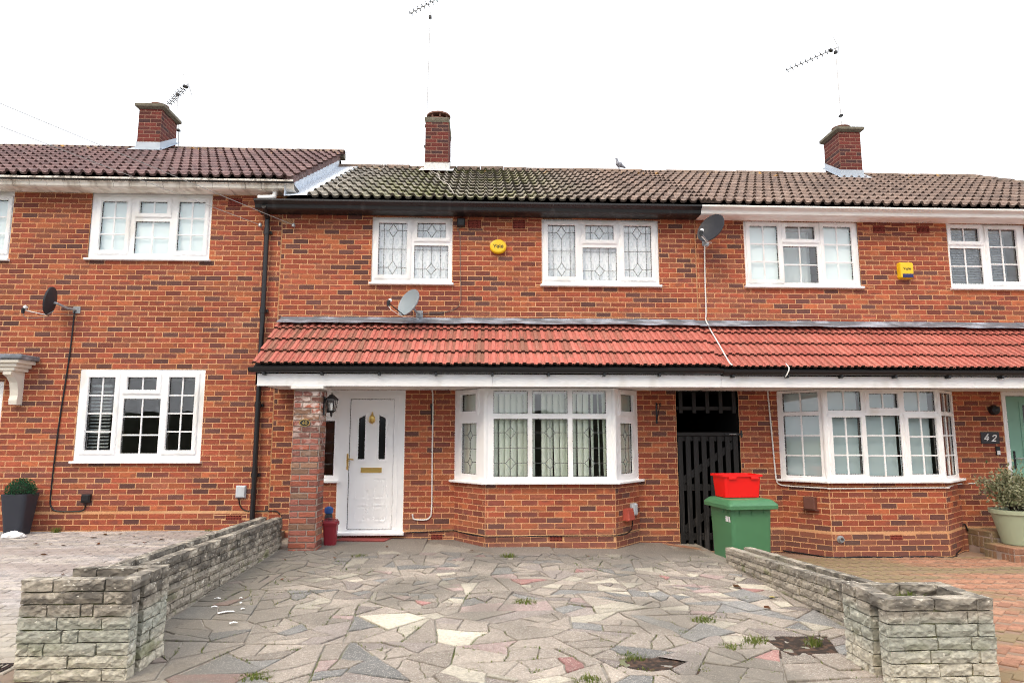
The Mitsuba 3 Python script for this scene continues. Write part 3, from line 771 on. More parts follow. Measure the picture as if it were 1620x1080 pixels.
# ---- the left-hand house, its eaves and ridge a step higher
HL = thing('terraced_house', 'left red brick terraced house with purple tiled roof and pale stained concrete gutter', 'house')
ZL0 = .12
w = Wall()
winL_up, winL_far, winL_low = (-5.684, -3.970, 3.990, 4.972), (-8.40, -6.782, 3.965, 4.972), (-5.635, -3.918, 1.128, 2.400)
ventL, doorL, ventL2 = (-3.742, -3.542, 4.79, 4.915), (-7.75, -6.66, .12, 2.22), (-3.52, -3.31, .335, .40)
hl = (winL_up, winL_far, winL_low, ventL, doorL, ventL2)
w.face(FRONT, -8.7, -2.952, ZL0, .425, hl, phase=-.04, zp=.425, seed=31)
w.face(FRONT, -8.7, -2.952, .455, 4.975, hl, phase=.091, zp=.455, seed=32)
sheet(w.mortar, FRONT, (-8.7, -2.952, .425, .455), hl, -.001)
w.build(HL)
airbrick(HL, FRONT, *ventL); airbrick(HL, FRONT, *ventL2, cols=10, rows=2)
gb = dict(bars=(2, 3))
window(HL, FRONT, winL_up, [dict(g=(-5.546, -5.183, 4.118, 4.851), sash=1, **gb), dict(g=(-5.005, -4.611, 4.675, 4.853), sash=1, bars=(2, 1)),
    dict(g=(-5.055, -4.565, 4.075, 4.557), bars=(2, 2)), dict(g=(-4.450, -4.069, 4.118, 4.858), sash=1, **gb)], label='white casement window under the left gutter, pale blind added behind for the sky reflection')
window(HL, FRONT, winL_far, [dict(g=(-8.3, -7.95, 4.1, 4.85), sash=1, **gb), dict(g=(-7.75, -7.35, 4.1, 4.85), bars=(2, 3)), dict(g=(-7.2, -6.86, 4.1, 4.85), sash=1, **gb)], label='white casement window cut by the left picture edge')
window(HL, FRONT, winL_low, [dict(g=(-5.508, -5.147, 1.280, 2.287), sash=1, bars=(2, 4)), dict(g=(-4.984, -4.579, 2.114, 2.289), sash=1, bars=(2, 1)),
    dict(g=(-5.020, -4.514, 1.235, 1.990), bars=(2, 3)), dict(g=(-4.409, -4.049, 1.279, 2.291), sash=1, bars=(2, 4))], d=-.01, label='large ground floor casement window with dark panes')
house_shell(HL, -8.7, -2.96, ZL0, 4.9, hl); lining(HL, -8.7, -2.96, 0, 4.95, (winL_up, winL_far, winL_low, doorL))
gutter(HL, -8.7, -2.72, 'stained_concrete', .285, step=.232)
roofL = roof_deck(HL, -10.2, -2.86, -.30, 5.10, 6.98)
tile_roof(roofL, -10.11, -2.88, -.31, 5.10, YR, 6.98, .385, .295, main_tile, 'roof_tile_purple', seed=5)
ridge(roofL, -9.3, -2.76, 7.03)
# stepped verge tiles and the wedge of wall with its lead above the lower roof
sl = math.atan2(1.88, 3.5)
for i in range(17):
    s = i * .235 + .05
    y, z = -.30 + s * math.cos(sl), 5.115 + s * math.sin(sl)
    v = np.array([(-2.905, y, z + .045), (-2.835, y, z + .045), (-2.905, y + .22, z + .045 + .10), (-2.835, y + .22, z + .045 + .10),
                  (-2.835, y, z - .115), (-2.835, y + .22, z - .115 + .10)])
    mb = MB().add(v, [(0, 1, 3, 2), (1, 4, 5, 3)], (.5, rng.random())); v2 = v + [0, 0, -.015]
    mb.add(np.array([(-2.905, y, z + .045), (-2.835, y, z + .045), (-2.835, y, z - .115), (-2.905, y, z - .115)]), [(3, 2, 1, 0)], (.9, .1))
    part(roofL, 'verge_tile', mb, 'roof_tile_purple')
party = MB()
party.add([(-2.86, -.28, 4.80), (-2.86, YR, 6.62), (-2.86, YR, 6.98), (-2.86, -.28, 5.10)], [(0, 1, 2, 3)])
part(roofL, 'party_wall', party, 'mortar_sand')
ld = MB()
for i in range(7):
    s0, s1 = -.02 + i * .56, min(-.02 + (i + 1) * .56 + .06, 3.90)
    ys, zs = [(-.30 + s * math.cos(sl)) for s in (s0, s1)], [(4.83 + s * math.sin(math.atan2(1.86, 3.5))) for s in (s0, s1)]
    e = .002 * (i % 2)
    ld.add([(-2.852 + e, ys[0], zs[0] + .03), (-2.852 + e, ys[1], zs[1] + .03), (-2.842 + e, ys[1], zs[1] + .23), (-2.842 + e, ys[0], zs[0] + .23)], [(0, 1, 2, 3)])
    ld.add([(-2.852 + e, ys[0], zs[0] + .035), (-2.47, ys[0], zs[0] + .05), (-2.47, ys[1], zs[1] + .05), (-2.852 + e, ys[1], zs[1] + .035)], [(0, 1, 2, 3)])
part(roofL, 'step_flashing', ld, 'bright_lead')
gx = np.array([(-.30 + 3.96 * t * math.cos(sl)) for t in (0, 1)])
chimney(HL, -6.52, -6.10, 2.68, 3.32, 6.5, 7.62, 41, zf=6.93, flash='mid_lead')
# flat door hood on a scrolled bracket, and the edge of the door
hood = fresh(HL + '__door_hood')
put(hood, wbox(MB(), -8.0, -6.20, -.40, -.002, 2.50, 2.565, .012), 'lead_sheet')
mm = MB(); wbox(mm, -7.98, -6.25, -.37, -.002, 2.45, 2.50, .008); wbox(mm, -7.96, -6.30, -.33, -.002, 2.40, 2.45, .008); wbox(mm, -7.94, -6.34, -.30, -.002, 2.35, 2.40, .008)
part(hood, 'moulding', mm, 'timber_cream')
prof = [(-.28, 2.35), (-.28, 2.30), (-.20, 2.27), (-.14, 2.20), (-.11, 2.10), (-.10, 2.02), (-.12, 1.96), (-.11, 1.90), (0, 1.90), (0, 2.35)]
part(hood, 'bracket', extrude_x(MB(), prof, -6.50, -6.39), 'timber_cream')
door = fresh(HL + '__door'); put(door, plate(MB(), FRONT, (-7.7, -6.73, .14, 2.16), [], -.06, -.02), 'slate_sign')
part(door, 'frame', plate(MB(), FRONT, (-7.75, -6.66, .12, 2.22), [(-7.7, -6.72, .14, 2.17)], -.05, .0), 'white_upvc')

# ---- the middle house, number 40
HM = thing('terraced_house', 'middle red brick terraced house with mossy tiled roof, black gutter and red tiled porch', 'house')
XM0, XM1 = -2.948, 3.148
m1, m2 = (-1.640, -.468, 3.672, 4.664), (.850, 2.592, 3.668, 4.664)
bayM, passg = (-.385, 2.195, -.3, 2.12), (2.775, 3.69, -.3, 2.13)
doorM, sideM = (-2.030, -1.105, .16, 2.12), (-2.47, -2.030, .86, 2.12)
vM1, vM2, vM3 = (-.244, -.049, 4.511, 4.636), (.419, .607, 4.511, 4.640), (-.712, -.554, .062, .128)
hm = (m1, m2, bayM, passg, doorM, sideM, vM1, vM2, vM3)
w = Wall()
w.face(FRONT, XM0, XM1, -.2, .165, hm, phase=.03, zp=.165, seed=51)
w.face(FRONT, XM0, XM1, .19, 4.70, hm, phase=.091, zp=.19, seed=52)
sheet(w.mortar, FRONT, (XM0, XM1, .165, .185), hm, -.001)
BML, BMF, BMR = Plane((-.40, 0), (.03, -.55)), Plane((.03, -.55), (1.765, -.55)), Plane((1.765, -.55), (2.21, 0))
vMb = (.85, 1.02, .105, .165)
for P, hs, sd in ((BML, (), 53), (BMF, (vMb,), 54), (BMR, (), 55)):
    w.face(P, 0, P.L, -.12, .165, hs, phase=.05 * sd, zp=.165, seed=sd)
    w.face(P, 0, P.L, .175, .842, hs, phase=.05 * sd + .1, zp=.185, seed=sd + 10)
w.build(HM)
for v in (vM1, vM2): airbrick(HM, FRONT, *v)
airbrick(HM, FRONT, *vM3, cols=8, rows=2); airbrick(HM, BMF, *vMb, cols=9, rows=2)
window(HM, FRONT, m1, [dict(g=(-1.548, -1.133, 3.796, 4.582), sash=1, lead=lead_tall), dict(g=(-.982, -.567, 4.358, 4.586), sash=1, lead=lead_top), dict(g=(-1.025, -.528, 3.751, 4.245), lead=lead_low)],
       label='two-column leaded upstairs window with net curtain')
window(HM, FRONT, m2, [dict(g=(.943, 1.349, 3.793, 4.582), sash=1, lead=lead_tall), dict(g=(1.502, 1.925, 4.357, 4.584), sash=1, lead=lead_top), dict(g=(1.458, 1.966, 3.749, 4.243), lead=lead_low),
    dict(g=(2.075, 2.488, 3.797, 4.584), sash=1, lead=lead_tall)], label='three-column leaded upstairs window with net curtain')
BAYM = 'white bay window with vertical blinds, '
o = .03
window(HM, BMF, (.0, BMF.L, .868, 2.115), [dict(g=(a - o, b - o, 1.772, 2.078)) for a, b in ((.139, .599), (.659, 1.138), (1.203, 1.660))] +
    [dict(g=(a - o, b - o, .937, 1.703), lead=lead_bay) for a, b in ((.142, .597), (.659, 1.138), (1.203, 1.660))], d=.0, sill_out=.06, label=BAYM + 'front face')
window(HM, BML, (0, BML.L, .868, 2.115), [dict(g=(.155, .50, 1.812, 2.045), sash=1), dict(g=(.155, .50, .962, 1.648), lead=lead_bay)], d=.0, sill_out=.06, label=BAYM + 'narrow left side')
window(HM, BMR, (0, BMR.L, .868, 2.115), [dict(g=(.185, .545, 1.812, 2.045), sash=1), dict(g=(.185, .545, .962, 1.648), lead=lead_bay)], d=.0, sill_out=.06, label=BAYM + 'narrow right side')
posts = MB()
for x, y in ((.03, -.55), (1.765, -.55)): tube(posts, [(x, y + .012, .868), (x, y + .012, 2.115)], .034, 10)
part(HM, 'bay_post', posts, 'white_upvc')
wbox_top = MB().add([(-.40, 0, 2.116), (.03, -.55, 2.116), (1.765, -.55, 2.116), (2.21, 0, 2.116)], [(0, 1, 2, 3)]); part(HM, 'bay_ceiling', wbox_top, 'interior_plaster')
house_shell(HM, XM0 + .01, 2.75, -.05, 4.62, hm); lining(HM, XM0 + .01, 2.74, -.2, 4.66, (m1, m2, bayM, doorM, sideM))
# front door and its side light
door = fresh(HM + '__door')
labels[door] = {'label': 'white front door with two dark slit panes and brass fittings'}
def house_poly(u0, u1, z0, zi, zo, left):      # a slit pane with its slanted head
    return [(u0, z0), (u1, z0), (u1, zo if left else zi), (u0, zi if left else zo)]
slL, slR = [(-1.754, 1.152), (-1.662, 1.152), (-1.662, 1.768), (-1.754, 1.722)], [(-1.469, 1.152), (-1.377, 1.152), (-1.377, 1.722), (-1.469, 1.768)]
put(door, plate(MB(), FRONT, (-1.868, -1.262, .205, 1.985), [slL, slR], -.05, -.012), 'door_white')
for s, gsl in ((-1, slL), (1, slR)):
    part(door, 'pane', plate(MB(), FRONT, gsl, [], -.04, -.034), 'dark_glass')
    c = np.array(gsl).mean(0); big = [tuple(c + (np.array(q) - c) * (1 + np.array([.55, .12]))) for q in gsl]
    part(door, 'pane_moulding', plate(MB(), FRONT, big, [[tuple(c + (np.array(q) - c) * (1 + np.array([.12, .02]))) for q in gsl]], -.012, -.005), 'door_white')
for a, b, c, d in ((-1.79, -1.60, .60, .90), (-1.53, -1.34, .60, .90), (-1.79, -1.60, .30, .53), (-1.53, -1.34, .30, .53)):
    part(door, 'panel', plate(plate(MB(), FRONT, (a, b, c, d), [(a + .018, b - .018, c + .018, d - .018)], -.012, -.006), FRONT, (a + .045, b - .045, c + .045, d - .045), [], -.012, -.007), 'door_white')
fr = plate(MB(), FRONT, (-2.03, -1.105, .16, 2.118), [(-1.885, -1.245, .19, 2.0)], -.06, .0)
plate(fr, FRONT, (-1.95, -1.19, .19, 2.055), [(-1.875, -1.255, .20, 1.993)], .0, .012)
part(door, 'frame', fr, 'door_white')
part(door, 'sill', lbox(MB(), FRONT, -2.06, -1.085, .125, .165, -.05, .10, .008), 'door_white')
b = MB(); lbox(b, FRONT, -1.705, -1.415, .968, 1.036, -.012, .002, .004); lbox(b, FRONT, -1.685, -1.435, .985, 1.020, .002, .008, .004); part(door, 'letter_plate', b, 'brass')
b = MB(); lbox(b, FRONT, -1.902, -1.877, 1.01, 1.23, .012, .022, .004); tube(b, [P_ for P_ in FRONT([(-1.888, 1.155, .02), (-1.888, 1.155, .05), (-1.80, 1.152, .055)])], .009, 8); part(door, 'handle', b, 'brass')
b = MB()
rings = []
for z, r in ((1.64, .004), (1.665, .022), (1.70, .038), (1.735, .040), (1.76, .024), (1.785, .010), (1.815, .004)): rings.append(np.array([(-1.565 + r * math.cos(a), -.004 - max(0, .5 * r * math.sin(a) + .012), z) for a in np.arange(12) * math.pi / 6]))
loft(b, rings); tube(b, [(-1.565 + .044 * math.cos(a), -.03, 1.70 - .044 * abs(math.sin(a)) * (1 if math.sin(a) < 0 else -.2)) for a in np.linspace(math.pi, 2 * math.pi, 10)], .006, 6)
part(door, 'knocker', b, 'brass', 40)
window(HM, FRONT, sideM, [dict(g=(-2.40, -2.085, .932, 1.685), lead=lead_grid), dict(g=(-2.36, -2.10, 1.80, 2.02), sash=1)], d=-.002, sill_out=.05, label='narrow dark side light left of the white front door')
# brick pier under the porch
pw = Wall(); x0, x1, y0, y1 = -2.405, -2.065, -.97, -.63
for P, L, sd in ((Plane((x0, y0), (x1, y0)), x1 - x0, 61), (Plane((x1, y0), (x1, y1)), y1 - y0, 62), (Plane((x0, y1), (x0, y0)), y1 - y0, 63), (Plane((x1, y1), (x0, y1)), x1 - x0, 64)):
    pw.face(P, 0, L, -.05, 2.062, phase=.01 + .1 * (sd % 2), zp=.02, seed=sd, rec=.012, joint=.017)
pk = pw.build(HM, 'pillar_brick', 'pillar_mortar', 'pillar')
labels[pk] = {'label': 'brick porch pillar with white salt bloom near its top'}
part(pk, 'cap', wbox(MB(), x0 - .03, x1 + .04, y0 - .06, y1 + .05, 2.064, 2.104, .006), 'white_paint')
gutter(HM, -3.26, 3.16, 'black_paint')
roofM = roof_deck(HM, -2.855, 3.15, -.30, 4.82, 6.66)
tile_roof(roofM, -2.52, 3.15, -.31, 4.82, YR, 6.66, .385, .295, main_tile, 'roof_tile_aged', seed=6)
ridge(roofM, -2.86, 3.15, 6.73)
chimney(HM, -1.135, -.695, 2.66, 3.5, 6.3, 7.46, 42, zf=6.61, cap=.015, flash='pale_lead', pot=False)
ck = HM + '__chimney'
m = MB()
loft(m, [ring3(circ(r, 20) + [-.915, 3.05], z) for r, z in ((.17, 7.5), (.20, 7.60), (.20, 7.64))], tone=(.5, .5))
for a in np.arange(8) * math.pi / 4 + .2: tube(m, [(-.915 + .20 * math.cos(a), 3.05 + .20 * math.sin(a), 7.63), (-.915 + .19 * math.cos(a), 3.05 + .19 * math.sin(a), 7.72)], .016, 6)
loft(m, [ring3(circ(r, 20) + [-.915, 3.05], z) for r, z in ((.235, 7.71), (.23, 7.74), (.15, 7.78), (.02, 7.80))])
part(ck, 'chimney_pot', m, 'pot_clay', 40)

# ---- the right-hand house, number 42
HR = thing('terraced_house', 'right red brick terraced house with brown tiled roof, white gutter and white square-paned bay', 'house')
XR0, XR1 = 3.152, 10.55
r1, r2 = (3.888, 5.640, 3.676, 4.672), (7.025, 8.250, 3.674, 4.672)
bayR, doorR = (4.275, 6.87, -.4, 2.12), (7.625, 8.62, .12, 2.12)
vR1, vR2 = (5.880, 6.066, 4.511, 4.632), (6.558, 6.755, 4.511, 4.632)
hr = (r1, r2, bayR, doorR, vR1, vR2, passg)
w = Wall()
w.face(FRONT, XR0, XR1, -.35, .165, hr, phase=.0, zp=.165, seed=71)
w.face(FRONT, XR0, XR1, .19, 4.70, hr, phase=.091, zp=.19, seed=72)
sheet(w.mortar, FRONT, (XR0, XR1, .165, .195), hr, -.001)
BRL, BRF, BRR = Plane((4.26, 0), (4.70, -.5)), Plane((4.70, -.5), (6.325, -.5)), Plane((6.325, -.5), (6.885, 0))
vRb = (.80, .97, .088, .150)
for P, hs, sd in ((BRL, (), 73), (BRF, (vRb,), 74), (BRR, (), 75)):
    w.face(P, 0, P.L, -.30, .165, hs, phase=.05 * sd, zp=.165, seed=sd)
    w.face(P, 0, P.L, .195, .842, hs, phase=.05 * sd + .1, zp=.195, seed=sd + 10)
    sheet(w.mortar, P, (0, P.L, .165, .195), (), -.001)
w.build(HR)
for v in (vR1, vR2): airbrick(HR, FRONT, *v, rows=1)
airbrick(HR, BRF, *vRb, cols=9, rows=2)
window(HR, FRONT, r1, [dict(g=(3.980, 4.411, 3.783, 4.610), sash=1, **gb), dict(g=(4.531, 4.980, 4.406, 4.603), sash=1, bars=(2, 1)), dict(g=(4.486, 5.008, 3.738, 4.297), bars=(2, 2)), dict(g=(5.113, 5.543, 3.783, 4.611), sash=1, **gb)],
       label='white upstairs window with georgian bars and pale blinds')
window(HR, FRONT, r2, [dict(g=(7.090, 7.533, 4.405, 4.611), sash=1, bars=(2, 1)), dict(g=(7.06, 7.556, 3.745, 4.298), bars=(2, 2)), dict(g=(7.675, 8.115, 3.784, 4.600), sash=1, **gb)], label='white upstairs window with grey venetian blinds at the right edge')
o = 4.70
window(HR, BRF, (0, BRF.L, .868, 2.115), [dict(g=(4.753 - o, 5.227 - o, 1.824, 2.090), bars=(2, 1)), dict(g=(4.793 - o, 5.200 - o, .956, 1.728), sash=1, **gb), dict(g=(5.335 - o, 5.748 - o, 1.859, 2.058), sash=1, bars=(2, 1)),
    dict(g=(5.275 - o, 5.762 - o, .930, 1.754), **gb), dict(g=(5.837 - o, 6.280 - o, 1.817, 2.086), bars=(2, 1)), dict(g=(5.867 - o, 6.262 - o, .954, 1.720), sash=1, **gb)], d=.0, sill_out=.06, label='white bay window with pale roller blinds, front face')
window(HR, BRL, (0, BRL.L, .868, 2.115), [dict(g=(.075, .585, 1.814, 2.080), bars=(2, 1)), dict(g=(.075, .585, .925, 1.758), **gb)], d=.0, sill_out=.06, label='white bay window with pale roller blinds, left side')
window(HR, BRR, (0, BRR.L, .868, 2.115), [dict(g=(.10, .66, 1.814, 2.080), bars=(2, 1)), dict(g=(.10, .66, .925, 1.758), **gb)], d=.0, sill_out=.06, label='white bay window with pale roller blinds, right side')
posts = MB()
for x, y in ((4.70, -.5), (6.325, -.5)): tube(posts, [(x, y + .012, .868), (x, y + .012, 2.115)], .034, 10)
part(HR, 'bay_post', posts, 'white_upvc')
part(HR, 'bay_ceiling', MB().add([(4.26, 0, 2.116), (4.70, -.5, 2.116), (6.325, -.5, 2.116), (6.885, 0, 2.116)], [(0, 1, 2, 3)]), 'interior_plaster')
house_shell(HR, 3.72, XR1, -.1, 4.62, hr); lining(HR, 3.73, XR1, -.3, 4.66, (r1, r2, bayR, doorR))
door = fresh(HR + '__door'); labels[door] = {'label': 'sage green front door with long obscure pane'}
put(door, plate(MB(), FRONT, (7.70, 8.56, .14, 2.05), [(7.93, 8.30, 1.05, 1.93)], -.06, -.015), 'sage_door')
part(door, 'pane', plate(MB(), FRONT, (7.93, 8.30, 1.05, 1.93), [], -.05, -.03), 'obscure_glass')
part(door, 'pane_moulding', plate(MB(), FRONT, (7.89, 8.34, 1.01, 1.97), [(7.935, 8.295, 1.055, 1.925)], -.015, -.006), 'sage_door')
part(door, 'frame', plate(MB(), FRONT, doorR, [(7.685, 8.57, .14, 2.06)], -.06, .004), 'white_upvc')
b = MB(); lbox(b, FRONT, 7.735, 7.765, 1.0, 1.26, -.015, -.003, .004); part(door, 'handle_plate', b, 'black_plastic')
b = MB(); tube(b, FRONT([(7.75, 1.15, .0), (7.75, 1.15, .04), (7.86, 1.152, .045)]), .010, 8); part(door, 'handle', b, 'galvanised')
gutter(HR, 3.162, 10.85, 'white_paint')
roofR = roof_deck(HR, 3.15, 9.85, -.30, 4.82, 6.66)
part(roofR, 'hip', MB().add([(9.85, -.30, 4.80), (10.85, -.30, 4.80), (9.85, YR, 6.64)], [(0, 1, 2)]).add([(10.85, -.30, 4.80), (10.85, 6.7, 4.80), (9.85, YR, 6.64)], [(0, 1, 2)]), 'roof_underlay')
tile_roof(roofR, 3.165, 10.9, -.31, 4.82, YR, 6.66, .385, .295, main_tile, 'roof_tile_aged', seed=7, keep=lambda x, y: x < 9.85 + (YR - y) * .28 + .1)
ridge(roofR, 3.16, 9.80, 6.73)
hipm = MB()
hd = np.array([1.0, -3.5, -1.85]); 
for i in range(12):
    a, b = np.array([9.82, YR, 6.70]) + hd * i / 12.0, np.array([9.82, YR, 6.70]) + hd * (i + .97) / 12.0
    tube(hipm, [a, b], [.085, .10], 10)
part(roofR, 'hip_tiles', hipm, 'ridge_clay', 50)
chimney(HR, 6.985, 7.42, 2.75, 3.34, 6.3, 7.46, 43, zf=6.64, flash='mid_lead')

# ---- covered passage between 40 and 42, with its black gate
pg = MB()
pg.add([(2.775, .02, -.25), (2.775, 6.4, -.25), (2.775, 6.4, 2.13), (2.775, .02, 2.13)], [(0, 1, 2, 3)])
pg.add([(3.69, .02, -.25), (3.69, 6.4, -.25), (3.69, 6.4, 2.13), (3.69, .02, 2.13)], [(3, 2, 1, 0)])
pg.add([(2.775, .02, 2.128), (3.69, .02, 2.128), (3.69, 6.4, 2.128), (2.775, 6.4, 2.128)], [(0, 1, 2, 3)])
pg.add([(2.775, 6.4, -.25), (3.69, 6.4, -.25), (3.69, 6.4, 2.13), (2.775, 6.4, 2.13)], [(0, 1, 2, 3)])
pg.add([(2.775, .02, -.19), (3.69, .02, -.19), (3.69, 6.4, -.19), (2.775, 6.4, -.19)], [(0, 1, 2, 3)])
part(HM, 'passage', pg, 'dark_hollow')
GT = thing('side_gate', 'tall black timber slatted gate in the passage between the two porches', 'gate')
PG = Plane((2.775, .06), (3.69, .06))
for i in range(8):
    u = .012 + i * .1155
    part(GT, 'slat', lbox(MB(), PG, u, u + .072, -.155 - .004 * (i % 3), 1.47 + .004 * (i % 2), .02, .042, .004), 'black_timber')
for z in (.02, .70, 1.40): part(GT, 'rail', lbox(MB(), PG, .012, .90, z, z + .095, -.015, .018, .004), 'black_timber')
part(GT, 'top_rail', lbox(MB(), PG, .0, .905, 1.472, 1.53, -.02, .05, .006), 'black_timber')
for (a, b) in (((.03, .13), (.87, .68)), ((.03, .81), (.87, 1.38))):
    a, b = np.array(a), np.array(b); t = (b - a) / np.hypot(*(b - a)); nrm = np.array([-t[1], t[0]]) * .045
    part(GT, 'brace', plate(MB(), PG, [tuple(a - nrm), tuple(b - nrm), tuple(b + nrm), tuple(a + nrm)], [], -.012, .0195), 'black_timber')
b = MB(); lbox(b, PG, .70, .96, 1.485, 1.515, .055, .066, .003); lbox(b, PG, .925, .955, 1.45, 1.56, .05, .062, .003); part(GT, 'latch', b, 'black_plastic')
part(GT, 'bolt', tube(MB(), PG([(.76, 1.50, .072), (.86, 1.50, .072)]), .008, 8), 'galvanised')
OV = thing('overhead_slat_panel', 'short black slatted panel fixed above the gate under the porch soffit', 'panel')
for i in range(5): part(OV, 'slat', lbox(MB(), PG, .05 + i * .195, .105 + i * .195, 1.80, 2.12, .02, .04, .003), 'black_timber')
part(OV, 'rail', lbox(MB(), PG, .01, .905, 1.845, 1.90, -.01, .018, .003), 'black_timber')
for i in range(7):
    a = np.array([2.60, -.10]) + np.array([.60, -.62]) * i / 6
    v, f = paver(None, a[0], a[1], .20, .10, math.radians(-46), lambda x, y: driveway_z(x, y) + .004 - .02 * (x > 2.9), rng)
    part(DRIVE, 'edging_brick', MB().add(v, f, (.2 + .6 * rng.random(), .6)), 'red_block')

# ---- tiled porch canopies along 40 and 42
CE, CT = (-1.06, 2.352), (-.12, 3.005)
def canopy(h, x0, x1, seed, dz=0.0):
    k = fresh(h + '__canopy')
    mb = MB().add([(x0 + .01, CE[0], CE[1] - .02 + dz), (x1 - .01, CE[0], CE[1] - .02 + dz), (x1 - .01, 0, 3.07 + dz), (x0 + .01, 0, 3.07 + dz)], [(0, 1, 2, 3)])
    for x in (x0 + .02, x1 - .02): mb.add([(x, -.98, 2.12), (x, 0, 2.12), (x, 0, 3.06), (x, -.98, 2.38)], [(0, 1, 2, 3)])
    put(k, mb, 'roof_underlay')
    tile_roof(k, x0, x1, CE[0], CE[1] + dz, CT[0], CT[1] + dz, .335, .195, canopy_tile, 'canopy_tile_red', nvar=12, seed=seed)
    return k
cM = canopy(HM, -2.915, 3.08, 15); cR = canopy(HR, 3.085, 9.92, 16, -.022)
for k, h, x0, x1, dz in ((cM, HM, -2.90, 3.10, 0), (cR, HR, 3.10, 9.9, -.012)):
    fl = MB(); n = int((x1 - x0) / 1.0) + 1
    for i in range(n):
        a, b = x0 + (x1 - x0) * i / n, x0 + (x1 - x0) * (i + 1) / n + (.05 if i < n - 1 else 0)
        e = .003 * (i % 2); xs = np.linspace(a, b, 12); pf = [(-.004, 3.165), (-.014 - e, 3.162), (-.036 - e, 3.13), (-.10 - e, 3.105), (-.245 - e, 3.045)]
        g = np.array([[(x, y, z + dz + e + .004 * math.sin(x * 9 + 7 * j) * (j > 2)) for j, (y, z) in enumerate(pf)] for x in xs])
        fl.add(g.reshape(-1, 3), [(p * 5 + q, p * 5 + q + 1, (p + 1) * 5 + q + 1, (p + 1) * 5 + q) for p in range(11) for q in range(4)])
    part(k, 'flashing', fl, 'lead_sheet', True)
    nb = max(2, round((x1 - x0) / 2.9))
    for i in range(nb):
        xa = x0 + (.03 if k == cM else 0)
        a, b = xa + (x1 - xa) * i / nb, xa + (x1 - xa) * (i + 1) / nb
        part(k, 'fascia', wbox(MB(), a + .001, b - .001, -1.0, -.98, 2.102, 2.262 + dz, .004), 'white_upvc')
    sf = MB(); ns = 7
    for i in range(ns): wbox(sf, x0 + .03, x1, -.979 + i * .139, -.979 + i * .139 + .135, 2.122, 2.132, .003)
    part(k, 'soffit', sf, 'soffit_paint')
    th = np.linspace(math.pi, 2 * math.pi, 9)
    prof = [(-1.065 + .058 * math.cos(t), 2.33 + dz + .062 * math.sin(t)) for t in th] + [(-1.065 + .053 * math.cos(t), 2.33 + dz + .056 * math.sin(t)) for t in th[::-1]]
    part(k, 'gutter', extrude_x(MB(), prof, x0 - (.05 if k == cM else -.001), x1 - .002), 'black_plastic', 35)
    for i in range(int((x1 - x0) / .72)):
        x = x0 + .12 + .72 * i
        part(k, 'gutter_bracket', lbox(MB(), FRONT, x, x + .028, 2.235 + dz, 2.30 + dz, .99, 1.09, .004), 'black_plastic')

# ------------------------------------------------------------------ things in the windows
def hang_curtain(name, label, x0, x1, z0, z1, y, amp=.014, waves=9, bs='net_fabric', group=None):
    n = int((x1 - x0) * 90); xs = np.linspace(x0, x1, n); yy = y + amp * np.sin(xs * 2 * math.pi * waves) * (.6 + .4 * np.sin(xs * 5.1))
    mb = MB(); v = np.vstack([np.column_stack([xs, yy, np.full(n, z)]) for z in (z0, z1)])
    mb.add(v, [(i, i + 1, n + i + 1, n + i) for i in range(n - 1)])
    return put(thing(name, label, 'curtain', group), mb, bs, True)
hang_curtain('net_curtain', 'white patterned net curtain in the two-column leaded window', -1.61, -.50, 3.70, 4.64, .095)
hang_curtain('net_curtain', 'white patterned net curtain in the three-column leaded window', .88, 2.57, 3.70, 4.64, .095)
def roller(label, P, u0, u1, z0, z1, d, bs='blind_fabric'):
    k = thing('roller_blind', label, 'blind')
    put(k, lbox(MB(), P, u0, u1, z0, z1, d - .003, d, .001), bs)
    a = P([(u0, z1 + .01, d - .01), (u1, z1 + .01, d - .01)]); part(k, 'roller', tube(MB(), a, .022, 10), 'blind_fabric')
    part(k, 'bottom_bar', lbox(MB(), P, u0, u1, z0 - .014, z0 + .010, d - .008, d + .005, .003), 'white_upvc')
roller('pale blind added for the sky reflection in the upstairs window above the big dark-paned window', FRONT, -5.62, -4.03, 4.0, 4.93, -.085)  # sky mirrored in these panes, put in as a tinted sheet
roller('pale blind added for the sky reflection in the window cut by the left picture edge', FRONT, -7.6, -6.83, 4.0, 4.93, -.085)  # again a tinted sheet for mirrored sky
roller('pale blind in the left column of the georgian-barred upstairs window', FRONT, 3.93, 4.44, 3.70, 4.64, -.085)
roller('pale blind in the right column of the georgian-barred upstairs window', FRONT, 5.08, 5.60, 3.70, 4.64, -.085)
hang_curtain('sheer_curtain', 'thin sheer curtain in the middle column of the georgian-barred upstairs window', 4.47, 5.03, 3.70, 4.62, .30, .02, 7, 'blind_fabric')
roller('pale roller blind in the left side of the square-paned bay', BRL, .05, .60, .90, 2.09, -.12, 'bay_blind')
roller('pale roller blind behind the first front column of the square-paned bay', BRF, .06, .52, .90, 2.09, -.12, 'bay_blind')
roller('pale roller blind behind the middle front column of the square-paned bay', BRF, .56, 1.06, .90, 2.09, -.12, 'bay_blind')
roller('pale roller blind behind the last front column of the square-paned bay', BRF, 1.10, 1.545, .90, 2.09, -.12, 'bay_blind')
VB = thing('vertical_blind', 'pale green vertical blind with some slats turned, in the leaded bay window', 'blind')
rv = np.random.default_rng(8)
